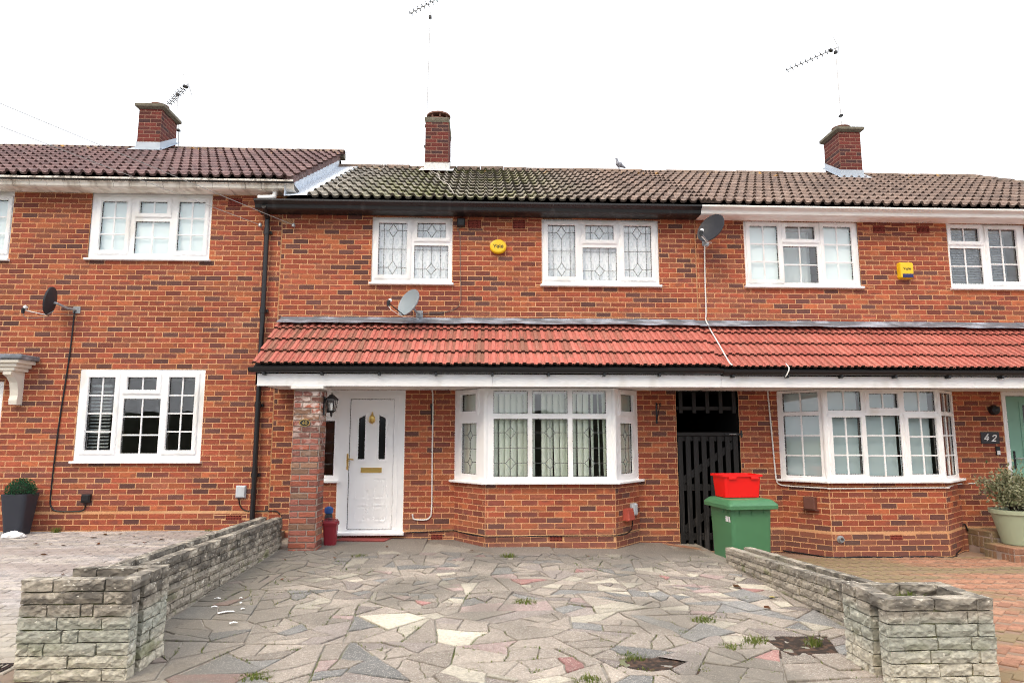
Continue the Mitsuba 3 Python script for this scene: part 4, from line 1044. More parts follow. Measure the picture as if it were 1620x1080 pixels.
for P, us, base in ((BMF, np.arange(.06, 1.70, .082), .55), (BML, np.arange(.14, .40, .09), .85), (BMR, np.arange(.10, .62, .085), -1.1)):
    part(VB, 'head_rail', lbox(MB(), P, .03, P.L - .03, 2.045, 2.085, -.17, -.12, .004), 'white_upvc')
    for u in us:
        if P is BMF and rv.random() < .02: continue
        a = base * rv.uniform(.7, 1.2) if not (P is BMF and u > 1.45) else rv.uniform(.7, 1.4); w2 = .044
        sw = rv.normal(0, .006); mb = MB(); n = 5
        pr = [(u + t * w2 * math.cos(a), -.115 - t * w2 * math.sin(a) + .005 * (1 - t * t)) for t in np.linspace(-1, 1, n)]
        v = np.vstack([P([(q + s, z, d) for q, d in pr]) for z, s in ((.90, sw), (2.05, 0))])
        mb.add(v, [(i, i + 1, n + i + 1, n + i) for i in range(n - 1)])
        part(VB, 'slat', mb, 'blind_slat', True)
def venetian(label, x0, x1, z0, z1, y, step, tilt, bs):
    k = thing('venetian_blind', label, 'blind'); 
    for i in range(int((z1 - z0) / step)):
        z = z0 + i * step; c, s = .022 * math.cos(tilt), .022 * math.sin(tilt)
        part(k, 'slat', MB().add([(x0, y - c, z - s), (x1, y - c, z - s), (x1, y + c, z + s), (x0, y + c, z + s)], [(0, 1, 2, 3)]), bs)
    part(k, 'head_rail', wbox(MB(), x0, x1, y - .02, y + .02, z1, z1 + .03, .003), bs)
venetian('grey slatted blind hanging in the left column of the large dark-paned window', -5.53, -5.25, 1.18, 2.16, .14, .048, .6, 'venetian_slat')
venetian('blue grey slatted blind in the upstairs window at the right edge', 7.05, 8.0, 3.70, 4.62, .12, .040, .95, 'grey_venetian')

# ------------------------------------------------------------------ garden walls of rock-faced blocks
def rock_block(L, H, D, rnd, nose=.011, round_end=(0, 0)):
    """A block with a hewn front; local u, z, d with the front at d = 0."""
    nu = max(2, min(5, int(L / .055))); us, zs = np.linspace(0, L, nu + 1), np.linspace(0, H, 3)
    v, idx = [], {}
    for i, u in enumerate(us):
        for j, z in enumerate(zs):
            edge = (i in (0, nu)) + (j in (0, 2))
            idx[i, j] = len(v); v.append((u + rnd.normal(0, .002), z + rnd.normal(0, .002), (rnd.uniform(-.35, 1) * nose if edge == 0 else rnd.uniform(-1.1, -.2) * nose)))
    f = [(idx[i, j], idx[i + 1, j], idx[i + 1, j + 1], idx[i, j + 1]) for i in range(nu) for j in range(2)]
    b0 = len(v)
    v += [(0, 0, -D), (L, 0, -D), (L, H + rnd.normal(0, .002), -D), (0, H + rnd.normal(0, .002), -D)]
    tri = []
    top = [idx[i, 2] for i in range(nu + 1)]; bot = [idx[i, 0] for i in range(nu + 1)]
    for k in range(nu):
        tri += [(top[k], top[k + 1], b0 + 2 if k >= nu / 2 else b0 + 3), (bot[k + 1], bot[k], b0 + 1 if k >= nu / 2 else b0)]
    m = nu // 2 + (nu % 2)
    tri += [(top[m], b0 + 2, b0 + 3), (bot[m], b0, b0 + 1)]
    for i, (p, q) in ((0, (b0, b0 + 3)), (nu, (b0 + 1, b0 + 2))):
        tri += [(idx[i, 0], idx[i, 1], p), (idx[i, 1], idx[i, 2], q), (p, idx[i, 1], q)]
    tri += [(b0, b0 + 3, b0 + 2), (b0, b0 + 2, b0 + 1)]
    F = [t for q in f for t in ((q[0], q[1], q[2]), (q[0], q[2], q[3]))] + tri
    return np.array(v), np.array(F)
def leaf_wall(key, P, u0, u1, ztop, zbot, D, seed, course=.075, skip=None, lens=(.12, .34), bridge=None):
    """A leaf of blocks under the top line ztop(u), courses following it, down to zbot."""
    rnd = np.random.default_rng(seed); k = 0
    while True:
        zt = lambda u, k=k: ztop(u) - k * course
        if zt(u0) < zbot and zt(u1) < zbot: break
        if k > 12: break
        u = u0 - (.0 if k % 2 else .0)
        while u < u1 - .01:
            L = rnd.uniform(*lens) if rnd.random() > .22 else rnd.uniform(.06, .11)
            if k == 0: L = max(L, .17)
            L = min(L, u1 - u) if u1 - u - L > .05 else u1 - u
            um = u + L / 2
            if zt(um) > zbot and not (skip and skip(um, k)):
                v, f = rock_block(L - .008, course - .008, D, rnd)
                v[:, 0] += u + .004; v[:, 1] += zt(um) - course + .004 + (v[:, 0] - um) * (ztop(u1) - ztop(u0)) / (u1 - u0); v[:, 2] += rnd.normal(0, .003)
                part(key, 'block', MB().add(P(v), f, (rnd.random(), rnd.random())), 'walling_block')
            u += L
        k += 1
def core(mb, P, u0, u1, zt0, zt1, zb, d0, d1):
    v = [(u0, zb, d0), (u1, zb, d0), (u1, zt1, d0), (u0, zt0, d0), (u0, zb, d1), (u1, zb, d1), (u1, zt1, d1), (u0, zt0, d1)]
    v = [(a_, b_, min(c_, -.024)) for a_, b_, c_ in v]
    mb.add(P(np.array(v)), [(4, 5, 6, 7), (1, 0, 3, 2), (0, 4, 7, 3), (5, 1, 2, 6), (7, 6, 2, 3)])

GL = thing('garden_wall', 'left low wall of grey hewn blocks, double with a planting gap, ending at the brick pillar', 'wall')
c = MB()
PF, PS = Plane((-2.83, -5.30), (-2.15, -5.30)), Plane((-2.15, -5.30), (-2.15, -4.80))
LX = -2.52
PL = Plane((LX, -4.78), (LX, -.80)); PO = Plane((-2.83, -.72), (-2.83, -5.28)); PI = Plane((-2.74, -4.78), (-2.74, -.72)); PB = Plane((-2.15, -4.80), (-2.75, -4.80)); PX = Plane((LX, -.80), (-2.83, -.80))
ltop = lambda u: .515 - .055 * u / 4.0
slot = lambda u, k: k > 0 and .085 < u < .165
leaf_wall(GL, PF, 0, .68, lambda u: .60, -.04, .10, 81, lens=(.16, .32))
leaf_wall(GL, PS, .0, .50, lambda u: .60, .53, .10, 82, lens=(.14, .26))
leaf_wall(GL, PS, .0, .085, lambda u: .525, -.04, .10, 821, lens=(.085, .09)); leaf_wall(GL, PS, .165, .50, lambda u: .525, -.04, .10, 822, lens=(.10, .20))
leaf_wall(GL, PL, 0, PL.L, ltop, -.04, .10, 83, lens=(.12, .30))
leaf_wall(GL, PI, 0, PI.L, ltop, .25, .09, 84, lens=(.2, .4))
leaf_wall(GL, PO, 0, PO.L, lambda u: ltop(4 - u), -.04, .045, 85, lens=(.2, .4))
leaf_wall(GL, PB, 0, .60, lambda u: .595, .30, .10, 86)
core(c, PF, .02, .66, .575, .575, -.1, -.09, -.014)
core(c, PS, .175, .485, .575, .575, -.1, -.09, -.03)
core(c, PL, .02, PL.L - .02, ltop(0) - .02, ltop(4) - .02, -.1, -.09, -.014)
core(c, PI, .02, PI.L - .02, ltop(0) - .02, ltop(4) - .02, -.1, -.08, -.014)
core(c, PB, .02, .58, .575, .575, -.1, -.09, -.014)
part(GL, 'mortar', c, 'walling_mortar')
e = MB(); e.add([(-2.74, -4.75, .38), (LX - .09, -4.75, .38), (LX - .09, -.80, .36), (-2.74, -.80, .36)], [(0, 1, 2, 3)]).add([(-2.75, -5.22, .50), (-2.23, -5.22, .50), (-2.23, -4.88, .50), (-2.75, -4.88, .50)], [(0, 1, 2, 3)])
wbox(e, -2.745, -2.36, -5.225, -4.88, -.1, .495, 0)  # dark soil block behind the side slot, its colour standing in for deep shade
part(GL, 'planting_soil', e, 'soil')

GR = thing('garden_wall', 'right low wall of mossy hewn blocks, sloping down to the green bin', 'wall')
QF, QS = Plane((2.43, -5.58), (3.10, -5.58)), Plane((2.43, -5.05), (2.43, -5.58))
QR, QB = Plane((3.10, -5.58), (3.10, -5.10)), Plane((3.10, -5.10), (2.43, -5.10))
QL = Plane((2.92, -1.38), (2.80, -5.05)); QI = Plane((2.98, -5.05), (3.16, -1.38)); QO = Plane((3.12, -4.95), (3.25, -1.38))
rtop = lambda u: .150 + .225 * u / 3.67
QBI = Plane((2.45, -5.18), (3.08, -5.18))
leaf_wall(GR, QF, 0, .67, lambda u: .50, -.06, .10, 91, lens=(.16, .32))
leaf_wall(GR, QS, 0, .53, lambda u: .50, .43, .10, 92, lens=(.14, .26))
leaf_wall(GR, QS, 0, .335, lambda u: .425, -.06, .10, 921, lens=(.10, .20)); leaf_wall(GR, QS, .425, .53, lambda u: .425, -.06, .10, 922, lens=(.10, .11))
leaf_wall(GR, QR, 0, .48, lambda u: .50, -.06, .10, 93)
leaf_wall(GR, QBI, 0, .63, lambda u: .50, .34, .08, 94, lens=(.2, .35))
leaf_wall(GR, QL, 0, QL.L, rtop, -.10, .10, 95, lens=(.16, .36))
leaf_wall(GR, QO, 0, QO.L, lambda u: rtop(3.6 - u), -.12, .09, 96, lens=(.2, .4))
core_r = MB()
core(core_r, QF, .02, .65, .475, .475, -.1, -.09, -.014); core(core_r, QS, .02, .32, .475, .475, -.1, -.09, -.035)
core(core_r, QR, .02, .46, .475, .475, -.2, -.09, -.014); core(core_r, QBI, .02, .61, .475, .475, -.1, -.075, -.014)
core(core_r, QL, .02, QL.L - .02, rtop(0) - .02, rtop(3.67) - .02, -.25, -.09, -.014); core(core_r, QO, .02, QO.L - .02, rtop(3.6) - .02, rtop(0) - .02, -.3, -.08, -.014)
part(GR, 'mortar', core_r, 'walling_mortar')
e = MB(); e.add([(2.53, -5.48, .40), (2.96, -5.48, .40), (2.96, -5.20, .40), (2.53, -5.20, .40)], [(0, 1, 2, 3)])
e.add([(2.88, -5.05, .22), (3.12, -5.05, .22), (3.24, -1.40, .05), (3.00, -1.40, .05)], [(0, 1, 2, 3)])
wbox(e, 2.64, 3.0, -5.478, -5.20, -.1, .395, 0)  # soil-coloured backing added so the side slot reads as deep shade
part(GR, 'planting_soil', e, 'soil')

# ------------------------------------------------------------------ bins and crate
def bin_body():
    rings = []
    for z, w_, d_, r in ((.00, .495, .54, .04), (.03, .50, .55, .045), (.60, .53, .61, .05), (.66, .535, .615, .05)): rings.append(ring3(rrect(w_, d_, r), z))
    return loft(MB(), rings)
BIN = thing('wheelie_bin', 'green wheeled rubbish bin with closed lid at the end of the right garden wall', 'bin')
bl, br = (3.27, -1.00, -.075), math.radians(7)
part(BIN, 'body', moved(bin_body(), bl, br), 'bin_green', 40)
lid = MB(); loft(lid, [ring3(rrect(w_, d_, .05) + [0, -.01], z) for z, w_, d_ in ((.655, .60, .68), (.662, .66, .74), (.705, .665, .745), (.722, .65, .73), (.765, .57, .62), (.772, .54, .58))])
part(BIN, 'lid', moved(lid, bl, br), 'bin_green', 22)
rb = MB()
for x in (-.16, .0, .16): wbox(rb, x - .006, x + .006, -.318, -.295, .585, .665, .003)
for y in (-.2, -.08): wbox(rb, -.275, -.255, y - .006, y + .006, .60, .665, .003)
part(BIN, 'rib', moved(rb, bl, br), 'bin_green')
lb = MB(); wbox(lb, -.265, -.2615, -.20, -.10, .50, .565, 0); 
lbm = MB().add([(-.2635, -.20, .50), (-.2635, -.135, .50), (-.2655, -.135, .565), (-.2655, -.20, .565)], [(0, 1, 2, 3)]).add([(-.2635, -.255, .50), (-.2635, -.21, .50), (-.2655, -.21, .565), (-.2655, -.255, .565)], [(0, 1, 2, 3)])
part(BIN, 'sticker', moved(MB().add(np.vstack(lbm.v), np.vstack(lbm.f)), np.array(bl) + [-.002, 0, 0], br), 'label_white')
hb = MB(); tube(hb, [(-.22, .36, .66), (.22, .36, .66)], .016, 8); part(BIN, 'handle', moved(hb, bl, br), 'bin_green')
for sx in (-.2, .2):
    wv = MB(); loft(wv, [np.array([(sx + dx, .22 + .09 * math.cos(a), .09 + .09 * math.sin(a)) for a in np.arange(16) * math.pi / 8]) for dx in (-.02, .02)]); part(BIN, 'wheel', moved(wv, bl, br), 'black_plastic')
CR = thing('recycling_crate', 'bright red plastic recycling crate standing on the green bin lid', 'crate')
cr = MB(); loft(cr, [ring3(rrect(w_, d_, .04), z) for z, w_, d_ in ((0, .46, .33), (.255, .50, .37), (.258, .545, .41), (.283, .545, .41), (.283, .495, .36), (.02, .45, .32))])
put(CR, moved(cr, (3.27, -.92, .706), math.radians(6)), 'crate_red', 40)
cb = MB(); 
for sx in (-1, 1): wbox(cb, sx * .15 - .05, sx * .15 + .05, -.212, -.197, .225, .258, .004)
part(CR, 'handle', moved(cb, (3.27, -.92, .706), math.radians(6)), 'crate_red')
CD = thing('food_caddy', 'small dark red lidded waste caddy tucked behind the brick pillar', 'bin')
cl = (-1.985, -.50, .055)
cm = MB(); loft(cm, [ring3(rrect(w_, d_, .03), z) for z, w_, d_ in ((0, .14, .14), (.01, .145, .145), (.27, .175, .175))]); part(CD, 'body', moved(cm, cl), 'caddy_red', 40)
cm = MB(); loft(cm, [ring3(rrect(w_, d_, .03), z) for z, w_, d_ in ((.265, .19, .19), (.30, .20, .20), (.32, .17, .17))]); part(CD, 'lid', moved(cm, cl), 'caddy_red', 40)
cm = MB(); tube(cm, [(-.10, -.02, .29), (-.098, -.05, .34), (0, -.07, .36), (.098, -.05, .34), (.10, -.02, .29)], .008, 6); part(CD, 'handle', moved(cm, cl), 'caddy_red')
BB = thing('spray_bottle', 'dark bottle with blue top standing behind the red caddy', 'bottle')
bm = MB(); loft(bm, [ring3(circ(r, 16) + [-2.06, -.30], z) for z, r in ((.06, .05), (.10, .055), (.40, .055), (.45, .04))]); part(BB, 'body', bm, 'slate_sign', 40)
bm = MB(); loft(bm, [ring3(circ(r, 16) + [-2.06, -.30], z) for z, r in ((.45, .05), (.47, .06), (.52, .058), (.54, .02))]); part(BB, 'top', bm, 'blue_plastic', 40)

# ------------------------------------------------------------------ plants in pots
def leaves(n, pos, size, rnd, out=None, elong=1.6):
    mb = MB()
    for i in range(n):
        p = pos(rnd); o = out(p) if out is not None else np.array([0, 0, 1.0])
        d = o + rnd.normal(0, .6, 3); d /= np.linalg.norm(d); s = np.cross(d, rnd.normal(0, 1, 3)); s /= np.linalg.norm(s); nn = np.cross(d, s)
        L, W = size * rnd.uniform(.7, 1.3) * elong, size * rnd.uniform(.7, 1.2)
        mb.add([p, p + d * L * .5 + s * W * .5 + nn * W * .1, p + d * L, p + d * L * .5 - s * W * .5 + nn * W * .1], [(0, 1, 2), (0, 2, 3)], (rnd.random(), 0))
    return mb
def ball(rnd, c, R, shell=.35):
    d = rnd.normal(0, 1, 3); d /= np.linalg.norm(d); return c + d * R * (1 - shell * rnd.random() ** 1.5) * (1 + .05 * math.sin(9 * d[0] + 5 * d[2]))
PT = thing('plant_pot', 'tall tapered slate grey planter by the left wall', 'planter')
pc = np.array([-6.15, -.22]); zb = float(left_z(pc[0], pc[1]))
pm = MB(); loft(pm, [ring3(rrect(w_, w_, .06, 5) + pc, zb + z) for z, w_ in ((0, .23), (.01, .24), (.515, .335), (.53, .335), (.53, .305), (.49, .30))])
put(PT, pm, 'slate_pot', 35)
TB = thing('topiary_ball', 'clipped dark green ball plant in the slate grey planter', 'plant')
rb_ = np.random.default_rng(91); bc = np.array([pc[0], pc[1], zb + .555])
part(TB, 'foliage', leaves(4200, lambda r: ball(r, bc, .172), .011, rb_, lambda p: (p - bc) / .172, 1.5), 'box_leaf')
m = trimesh.creation.icosphere(3, .125); m.apply_translation(bc); part(TB, 'core', m, 'hedge_far')
SP = thing('plant_pot', 'round sage green pot on the brick step at the right edge', 'planter')
sc_ = np.array([7.18, -.66])
SPZ = .045
pm = MB(); loft(pm, [ring3(circ(r, 32) + sc_, SPZ + z) for z, r in ((0, .195), (.012, .205), (.40, .305), (.402, .325), (.455, .33), (.455, .30), (.40, .285))]); put(SP, pm, 'sage_pot', 35)
part(SP, 'soil', MB().add(np.vstack([ring3(circ(.295, 24) + sc_, SPZ + .415), [[sc_[0], sc_[1], SPZ + .43]]]), np.array([(i, (i + 1) % 24, 24) for i in range(24)])), 'soil')
SH = thing('variegated_shrub', 'loose cream and green leaved shrub in the sage green pot', 'plant')
rs = np.random.default_rng(17); st = MB(); tips = []
for i in range(34):
    a, rr_, hh = rs.uniform(0, 2 * math.pi), rs.uniform(.05, .40), rs.uniform(.12, .62)
    if hh > .42: rr_ *= .65
    b = np.array([sc_[0] + .06 * math.cos(a), sc_[1] + .06 * math.sin(a), SPZ + .42]); t = np.array([sc_[0] - .04 + rr_ * math.cos(a), sc_[1] + rr_ * math.sin(a), SPZ + .42 + hh])
    mid = (b + t) / 2 + [0, 0, .06]; cv = curve([b, mid, t], 5); tube(st, cv, np.linspace(.006, .002, len(cv)), 5); tips.append(cv)
part(SH, 'stem', st, 'twig_bark')
def on_stem(r):
    cv = tips[r.integers(len(tips))]; return cv[r.integers(3, len(cv))] + r.normal(0, .045, 3)
part(SH, 'foliage', leaves(3600, on_stem, .027, rs, lambda p: (p - np.array([sc_[0], sc_[1], SPZ + .5])) * 1.6, 1.7), 'shrub_leaf')
# brick steps to the sage green door
ST = thing('brick_steps', 'worn red brick steps leading to the sage green door', 'steps')
for (x0, x1, y0, y1, zt, sd) in ((6.93, 9.2, -.48, 0, .17, 1), (6.80, 9.2, -1.02, -.48, .04, 2)):
    ww = Wall()
    for P, L, q in ((Plane((x0, y0), (x1, y0)), x1 - x0, 0), (Plane((x0, y1), (x0, y0)), y1 - y0, 1)):
        rnd = np.random.default_rng(100 + sd * 2 + q); n = int(L / .075); sheet(ww.mortar, P, (0, L, -.3, zt), (), -.006)
        for z0_, z1_, soldier in ((zt - .075, zt, False), (zt - .225, zt - .08, True), (zt - .30, zt - .23, False)):
            stp = .076 if soldier else .221
            for i in range(int(L / stp) + 1):
                a, b = i * stp, min((i + 1) * stp, L)
                if b - a < .03 or (x0 + a > 8.6 and q == 0): continue
                v, f = cbox_local(a + .006, b - .006, z0_ + .005, z1_ - .003, -.03, rnd.normal(0, .003), .006, False); ww.bricks.append((0, P(v), f, (rnd.uniform(0, .6), rnd.random())))
    top = MB(); rnd = np.random.default_rng(200 + sd)
    for i in range(int((min(x1, 8.6) - x0) / .105)):
        for j in range(max(1, round((y1 - y0) / .24))):
            L2 = (y1 - y0) / max(1, round((y1 - y0) / .24))
            v, f = paver(None, x0 + .05 + i * .105, y0 + (j + .5) * L2, .098, L2 - .01, 0, lambda x, y: zt, rnd); ww.bricks.append((0, np.array(v), np.array(f), (rnd.uniform(0, .6), rnd.random())))
    k = part(ST, 'step', ww.mortar, 'pillar_mortar')
    part(k, 'core', wbox(MB(), x0 + .008, x1, y0 + .008, y1 - .002, -.35, zt - .008, 0), 'pillar_mortar')
    for _, v, f, t in ww.bricks: part(k, 'brick', MB().add(v, f, t), 'red_block')

# ------------------------------------------------------------------ fixings on the walls
def sat_dish(label, c, wall_pt, az, tilt, R, face, cable_bs, arm_len=.36):
    """az: direction the dish looks, degrees from -y towards -x; tilt up in degrees."""
    k = thing('satellite_dish', label, 'satellite dish')
    a, t = math.radians(az), math.radians(tilt)
    F = np.array([-math.sin(a) * math.cos(t), -math.cos(a) * math.cos(t), math.sin(t)]); Rt = np.cross(F, [0, 0, 1]); Rt /= np.linalg.norm(Rt); Up = np.cross(Rt, F); c = np.array(c)
    at = lambda x, y, z: c + x * Rt + y * Up + z * F
    rings = []
    for r in np.linspace(.02, 1, 9): rings.append([at(R * r * math.cos(q), 1.08 * R * r * math.sin(q), .055 * r * r) for q in np.arange(40) * math.pi / 20])
    for r, dz in ((1.012, .052), (.985, .035), (.5, .002), (.05, -.012)): rings.append([at(R * r * math.cos(q), 1.08 * R * r * math.sin(q), dz) for q in np.arange(40) * math.pi / 20])
    part(k, 'reflector', loft(MB(), rings), face, 50)
    b = MB(); tip = at(0, -1.0 * R, arm_len); tube(b, [at(0, -.72 * R, -.03), at(0, -1.10 * R, .05), tip], .0075, 8); part(k, 'arm', b, 'galvanised' if face == 'dish_dark' else 'black_plastic')
    b = MB(); d = at(0, .1 * R, .1) - tip; d /= np.linalg.norm(d); tube(b, [tip + [0, 0, .0], tip + d * .02 + [0, 0, .02]], [.024, .024], 10); tube(b, [tip - [0, 0, .045], tip + [0, 0, .02]], [.020, .025], 10); part(k, 'receiver', b, 'black_plastic')
    b = MB(); tube(b, [tip + d * .015 + [0, 0, .02], tip + d * .045 + [0, 0, .028]], [.026, .024], 12); part(k, 'receiver_cap', b, 'label_white')
    b = MB(); m0 = at(0, -.1 * R, -.05); wp = np.array(wall_pt); tube(b, [at(0, -.1 * R, 0), m0, m0 * .5 + wp * .5 + [0, 0, -.02], wp], .016, 8); wbox(b, wp[0] - .05, wp[0] + .05, -.012, -.001, wp[2] - .05, wp[2] + .05, .003); part(k, 'bracket', b, 'galvanised')
    b = MB(); tube(b, curve([tip - [0, 0, .04], tip - [-.06, 0, .11], at(0, -1.12 * R, .05) - [0, 0, .02], at(0, -.9 * R, -.05), wp - [0, .01, .08]], 6), .004, 6); part(k, 'lead', b, cable_bs)
sat_dish('dark satellite dish seen edge on, on the left house above a black cable', (-5.93, -.26, 3.31), (-5.76, 0, 3.24), 80, 8, .182, 'dish_dark', 'cable_grey', .34)
sat_dish('light grey satellite dish just above the porch flashing', (-1.02, -.34, 3.30), (-.93, 0, 3.22), 42, 22, .192, 'dish_grey', 'cable_white')
sat_dish('large dark satellite dish under the join of the black and white gutters', (3.29, -.36, 4.42), (3.30, 0, 4.33), 52, 24, .215, 'dish_dark', 'cable_white', .22)

def alarm(label, P, cx, cz, shape):
    k = thing('alarm_box', label, 'alarm box')
    if shape == 'round':
        mb = MB(); loft(mb, [P([(cx + .122 * s * math.cos(a), cz + .105 * s * math.sin(a), d) for a in np.arange(36) * math.pi / 18]) for s, d in ((1, 0), (1, .045), (.95, .06), (.80, .068))]); put(k, mb, 'alarm_yellow', 40)
        tx, h, bold, w0, dd = 'Yale', .052, True, .15, .0685
    else:
        mb = MB()
        loft(mb, [P([(cx + s * x, cz + s2 * z, d) for x, z in rrect(.215, .25, .03, 4)]) for s, s2, d in ((1, 1, 0), (1, 1, .05), (.90, .92, .075), (.8, .85, .078))]); put(k, mb, 'alarm_yellow', 40)
        part(k, 'lamp_strip', lbox(MB(), P, cx - .075, cx + .095, cz - .115, cz - .052, .04, .081, .006), 'alarm_navy')
        tx, h, bold, w0, dd = 'Yale', .036, True, .12, .0785
    m = meshkit.text_mesh(tx, h, .002, bold=bold); v = np.array(m.vertices); v[:, 0] *= w0 / v[:, 0].max(); v[:, 0] -= w0 / 2; v[:, 1] -= h / 2
    part(k, 'lettering', MB().add(P(np.column_stack([v[:, 0] + cx, v[:, 1] + cz + (.022 if shape != 'round' else 0), v[:, 2] + dd])), m.faces), 'ink_black')
alarm('round yellow alarm box with a black name, on the middle house between the upstairs windows', FRONT, .205, 4.225, 'round')
alarm('squarish yellow alarm box with dark blue strip, on the right house', FRONT, 6.31, 3.925, 'square')

def number(P, cx, cz, text, h, d, slant=0.0, w=None):
    m = meshkit.text_mesh(text, h, .003, bold=True); v = np.array(m.vertices); s = 1 if w is None else w / v[:, 0].max(); v[:, 0] *= s
    v[:, 0] -= v[:, 0].max() / 2; v[:, 1] -= h / 2; v[:, 0] += slant * v[:, 1]
    return MB().add(P(np.column_stack([v[:, 0] + cx, v[:, 1] + cz, v[:, 2] + d])), m.faces)
PP = Plane((-3, -.97), (0, -.97))
PQ = thing('number_plaque', 'small oval black and gold plaque reading 40 on the brick pillar', 'house number')
ax, az_ = -2.255 + 3, 1.64
def oval(mb, P, cx, cz, rx, rz, d0, d1): return loft(mb, [P([(cx + s * rx * math.cos(a), cz + s * rz * math.sin(a), d) for a in np.arange(32) * math.pi / 16]) for s, d in ((1, d0), (1, d1 - .003), (.97, d1))])
part(PQ, 'rim', oval(MB(), PP, ax, az_, .068, .046, 0, .010), 'brass', 30); part(PQ, 'face', oval(MB(), PP, ax, az_, .059, .038, .009, .0125), 'ink_black', 30)
part(PQ, 'number', number(PP, ax, az_, '40', .042, .0125, w=.066), 'brass')
NS = thing('number_sign', 'dark square slate sign with white 42 beside the sage green door', 'house number')
part(NS, 'face', lbox(MB(), FRONT, 7.255, 7.53, 1.365, 1.535, .004, .016, .003), 'slate_sign')
part(NS, 'number', MB().add(*[(lambda m: (np.vstack(m.v), np.vstack(m.f)))(number(FRONT, 7.335, 1.455, '4', .095, .016, .28))][0]).add(*[(lambda m: (np.vstack(m.v), np.vstack(m.f)))(number(FRONT, 7.445, 1.445, '2', .095, .016, .28))][0]), 'label_white')
DB = thing('doorbell', 'small black and white doorbell under the slate number sign', 'doorbell')
part(DB, 'case', lbox(MB(), FRONT, 7.462, 7.522, 1.20, 1.325, 0, .022, .006), 'ink_black'); part(DB, 'button', lbox(MB(), FRONT, 7.468, 7.516, 1.205, 1.265, .02, .028, .005), 'label_white')
WL = thing('wall_light', 'round dark wall light above the slate number sign', 'light')
mb = MB(); loft(mb, [FRONT([(7.48 + r * math.cos(a), 1.85 + r * math.sin(a), d) for a in np.arange(24) * math.pi / 12]) for r, d in ((.07, 0), (.075, .03), (.06, .07), (.02, .085))]); put(WL, mb, 'ink_black', 40)
def meter(label, P, u0, u1, z0, z1, d=.05):
    k = thing('meter_box', label, 'meter box'); part(k, 'case', lbox(MB(), P, u0, u1, z0, z1, 0, d * .7, .008), 'meter_box'); part(k, 'door', lbox(MB(), P, u0 + .008, u1 - .008, z0 + .008, z1 - .008, d * .7, d, .008), 'meter_box')
meter('pale grey meter box low on the left house beside the downpipe', FRONT, -3.398, -3.262, .632, .798)
meter('pale grey meter box on the right side of the leaded bay', BMR, .42, .54, .39, .555, .06)
RB = thing('boiler_vent', 'red terminal box on the right corner of the leaded bay', 'vent')
v, f = cbox_local(.20, .375, .345, .50, 0, .10, .012); v[v[:, 1] > .45, 2] *= .75; part(RB, 'case', MB().add(BMR(v), f), 'vent_red')
part(RB, 'outlet', lbox(MB(), BMR, .24, .335, .345, .36, .03, .085, 0), 'dark_hollow')
BV = thing('boiler_vent', 'brown square terminal on the left of the square-paned bay', 'vent')
v, f = cbox_local(.335, .49, .475, .645, 0, .09, .012); part(BV, 'case', MB().add(BRL(v), f), 'vent_brown'); part(BV, 'foot', lbox(MB(), BRL, .30, .52, .462, .476, 0, .07, .003), 'vent_brown')
OB = thing('socket_box', 'black weatherproof socket low on the left house', 'socket')
part(OB, 'case', lbox(MB(), FRONT, -5.462, -5.342, .575, .688, 0, .05, .01), 'black_plastic'); part(OB, 'cover', lbox(MB(), FRONT, -5.452, -5.352, .60, .68, .05, .062, .008), 'black_plastic')
SN = thing('security_sensor', 'small black sensor under the gutter beside the two-column leaded window', 'sensor')
part(SN, 'case', lbox(MB(), FRONT, -.40, -.285, 4.52, 4.645, 0, .075, .012), 'black_plastic'); part(SN, 'lens', lbox(MB(), FRONT, -.385, -.30, 4.53, 4.58, .07, .082, .01), 'ink_black')
FP = thing('flue_pipe', 'small round metal pipe end low on the square-paned bay', 'pipe')
mb = MB(); loft(mb, [BRF([(.11 + r * math.cos(a), .10 + r * math.sin(a), d) for a in np.arange(20) * math.pi / 10]) for r, d in ((.05, 0), (.05, .012), (.034, .014), (.034, .05), (.024, .05), (.024, .0))]); put(FP, mb, 'galvanised', 35)
def bracket(label, x, z, P=FRONT):
    k = thing('hanging_bracket', label, 'bracket'); b = MB(); lbox(b, P, x - .012, x + .012, z - .15, z + .15, 0, .008, .002); part(k, 'back_plate', b, 'black_plastic')
    b = MB(); tube(b, P([(x, z + .13, .005), (x, z + .13, .24)]), .007, 6); tube(b, P([(x, z + .13, .24), (x, z + .10, .25), (x, z + .085, .235)]), .006, 6); tube(b, P([(x, z - .10, .005), (x, z + .0, .10), (x, z + .13, .19)]), .006, 6); part(k, 'arm', b, 'black_plastic')
bracket('black hanging basket bracket between front door and bay window', -.73, 1.78); bracket('black hanging basket bracket left of the side gate', 2.49, 1.80)

LN = thing('wall_lantern', 'black coach lantern on the side of the brick pillar', 'lantern')
lc = np.array([-1.965, -.80])
hexr = lambda r, z: ring3(circ(r, 6) + lc, z)
b = MB(); loft(b, [hexr(.050, 1.785), hexr(.055, 1.80)]); loft(b, [hexr(.092, 1.935), hexr(.09, 1.945), hexr(.035, 1.995), hexr(.015, 2.01)]); tube(b, [(lc[0], lc[1], 2.0), (lc[0], lc[1], 2.03)], .008, 6); tube(b, [(lc[0], lc[1], 1.785), (lc[0], lc[1], 1.74), (lc[0], lc[1], 1.71)], [.02, .014, .003], 8)
part(LN, 'cage', b, 'black_plastic')
b = MB()
for a in np.arange(6) * math.pi / 3: tube(b, [(lc[0] + .052 * math.cos(a), lc[1] + .052 * math.sin(a), 1.80), (lc[0] + .078 * math.cos(a), lc[1] + .078 * math.sin(a), 1.94)], .0045, 5)
part(LN, 'bars', b, 'black_plastic')
b = MB(); loft(b, [hexr(.050, 1.80), hexr(.075, 1.94)], caps=False); part(LN, 'glass', b, 'window_glass')
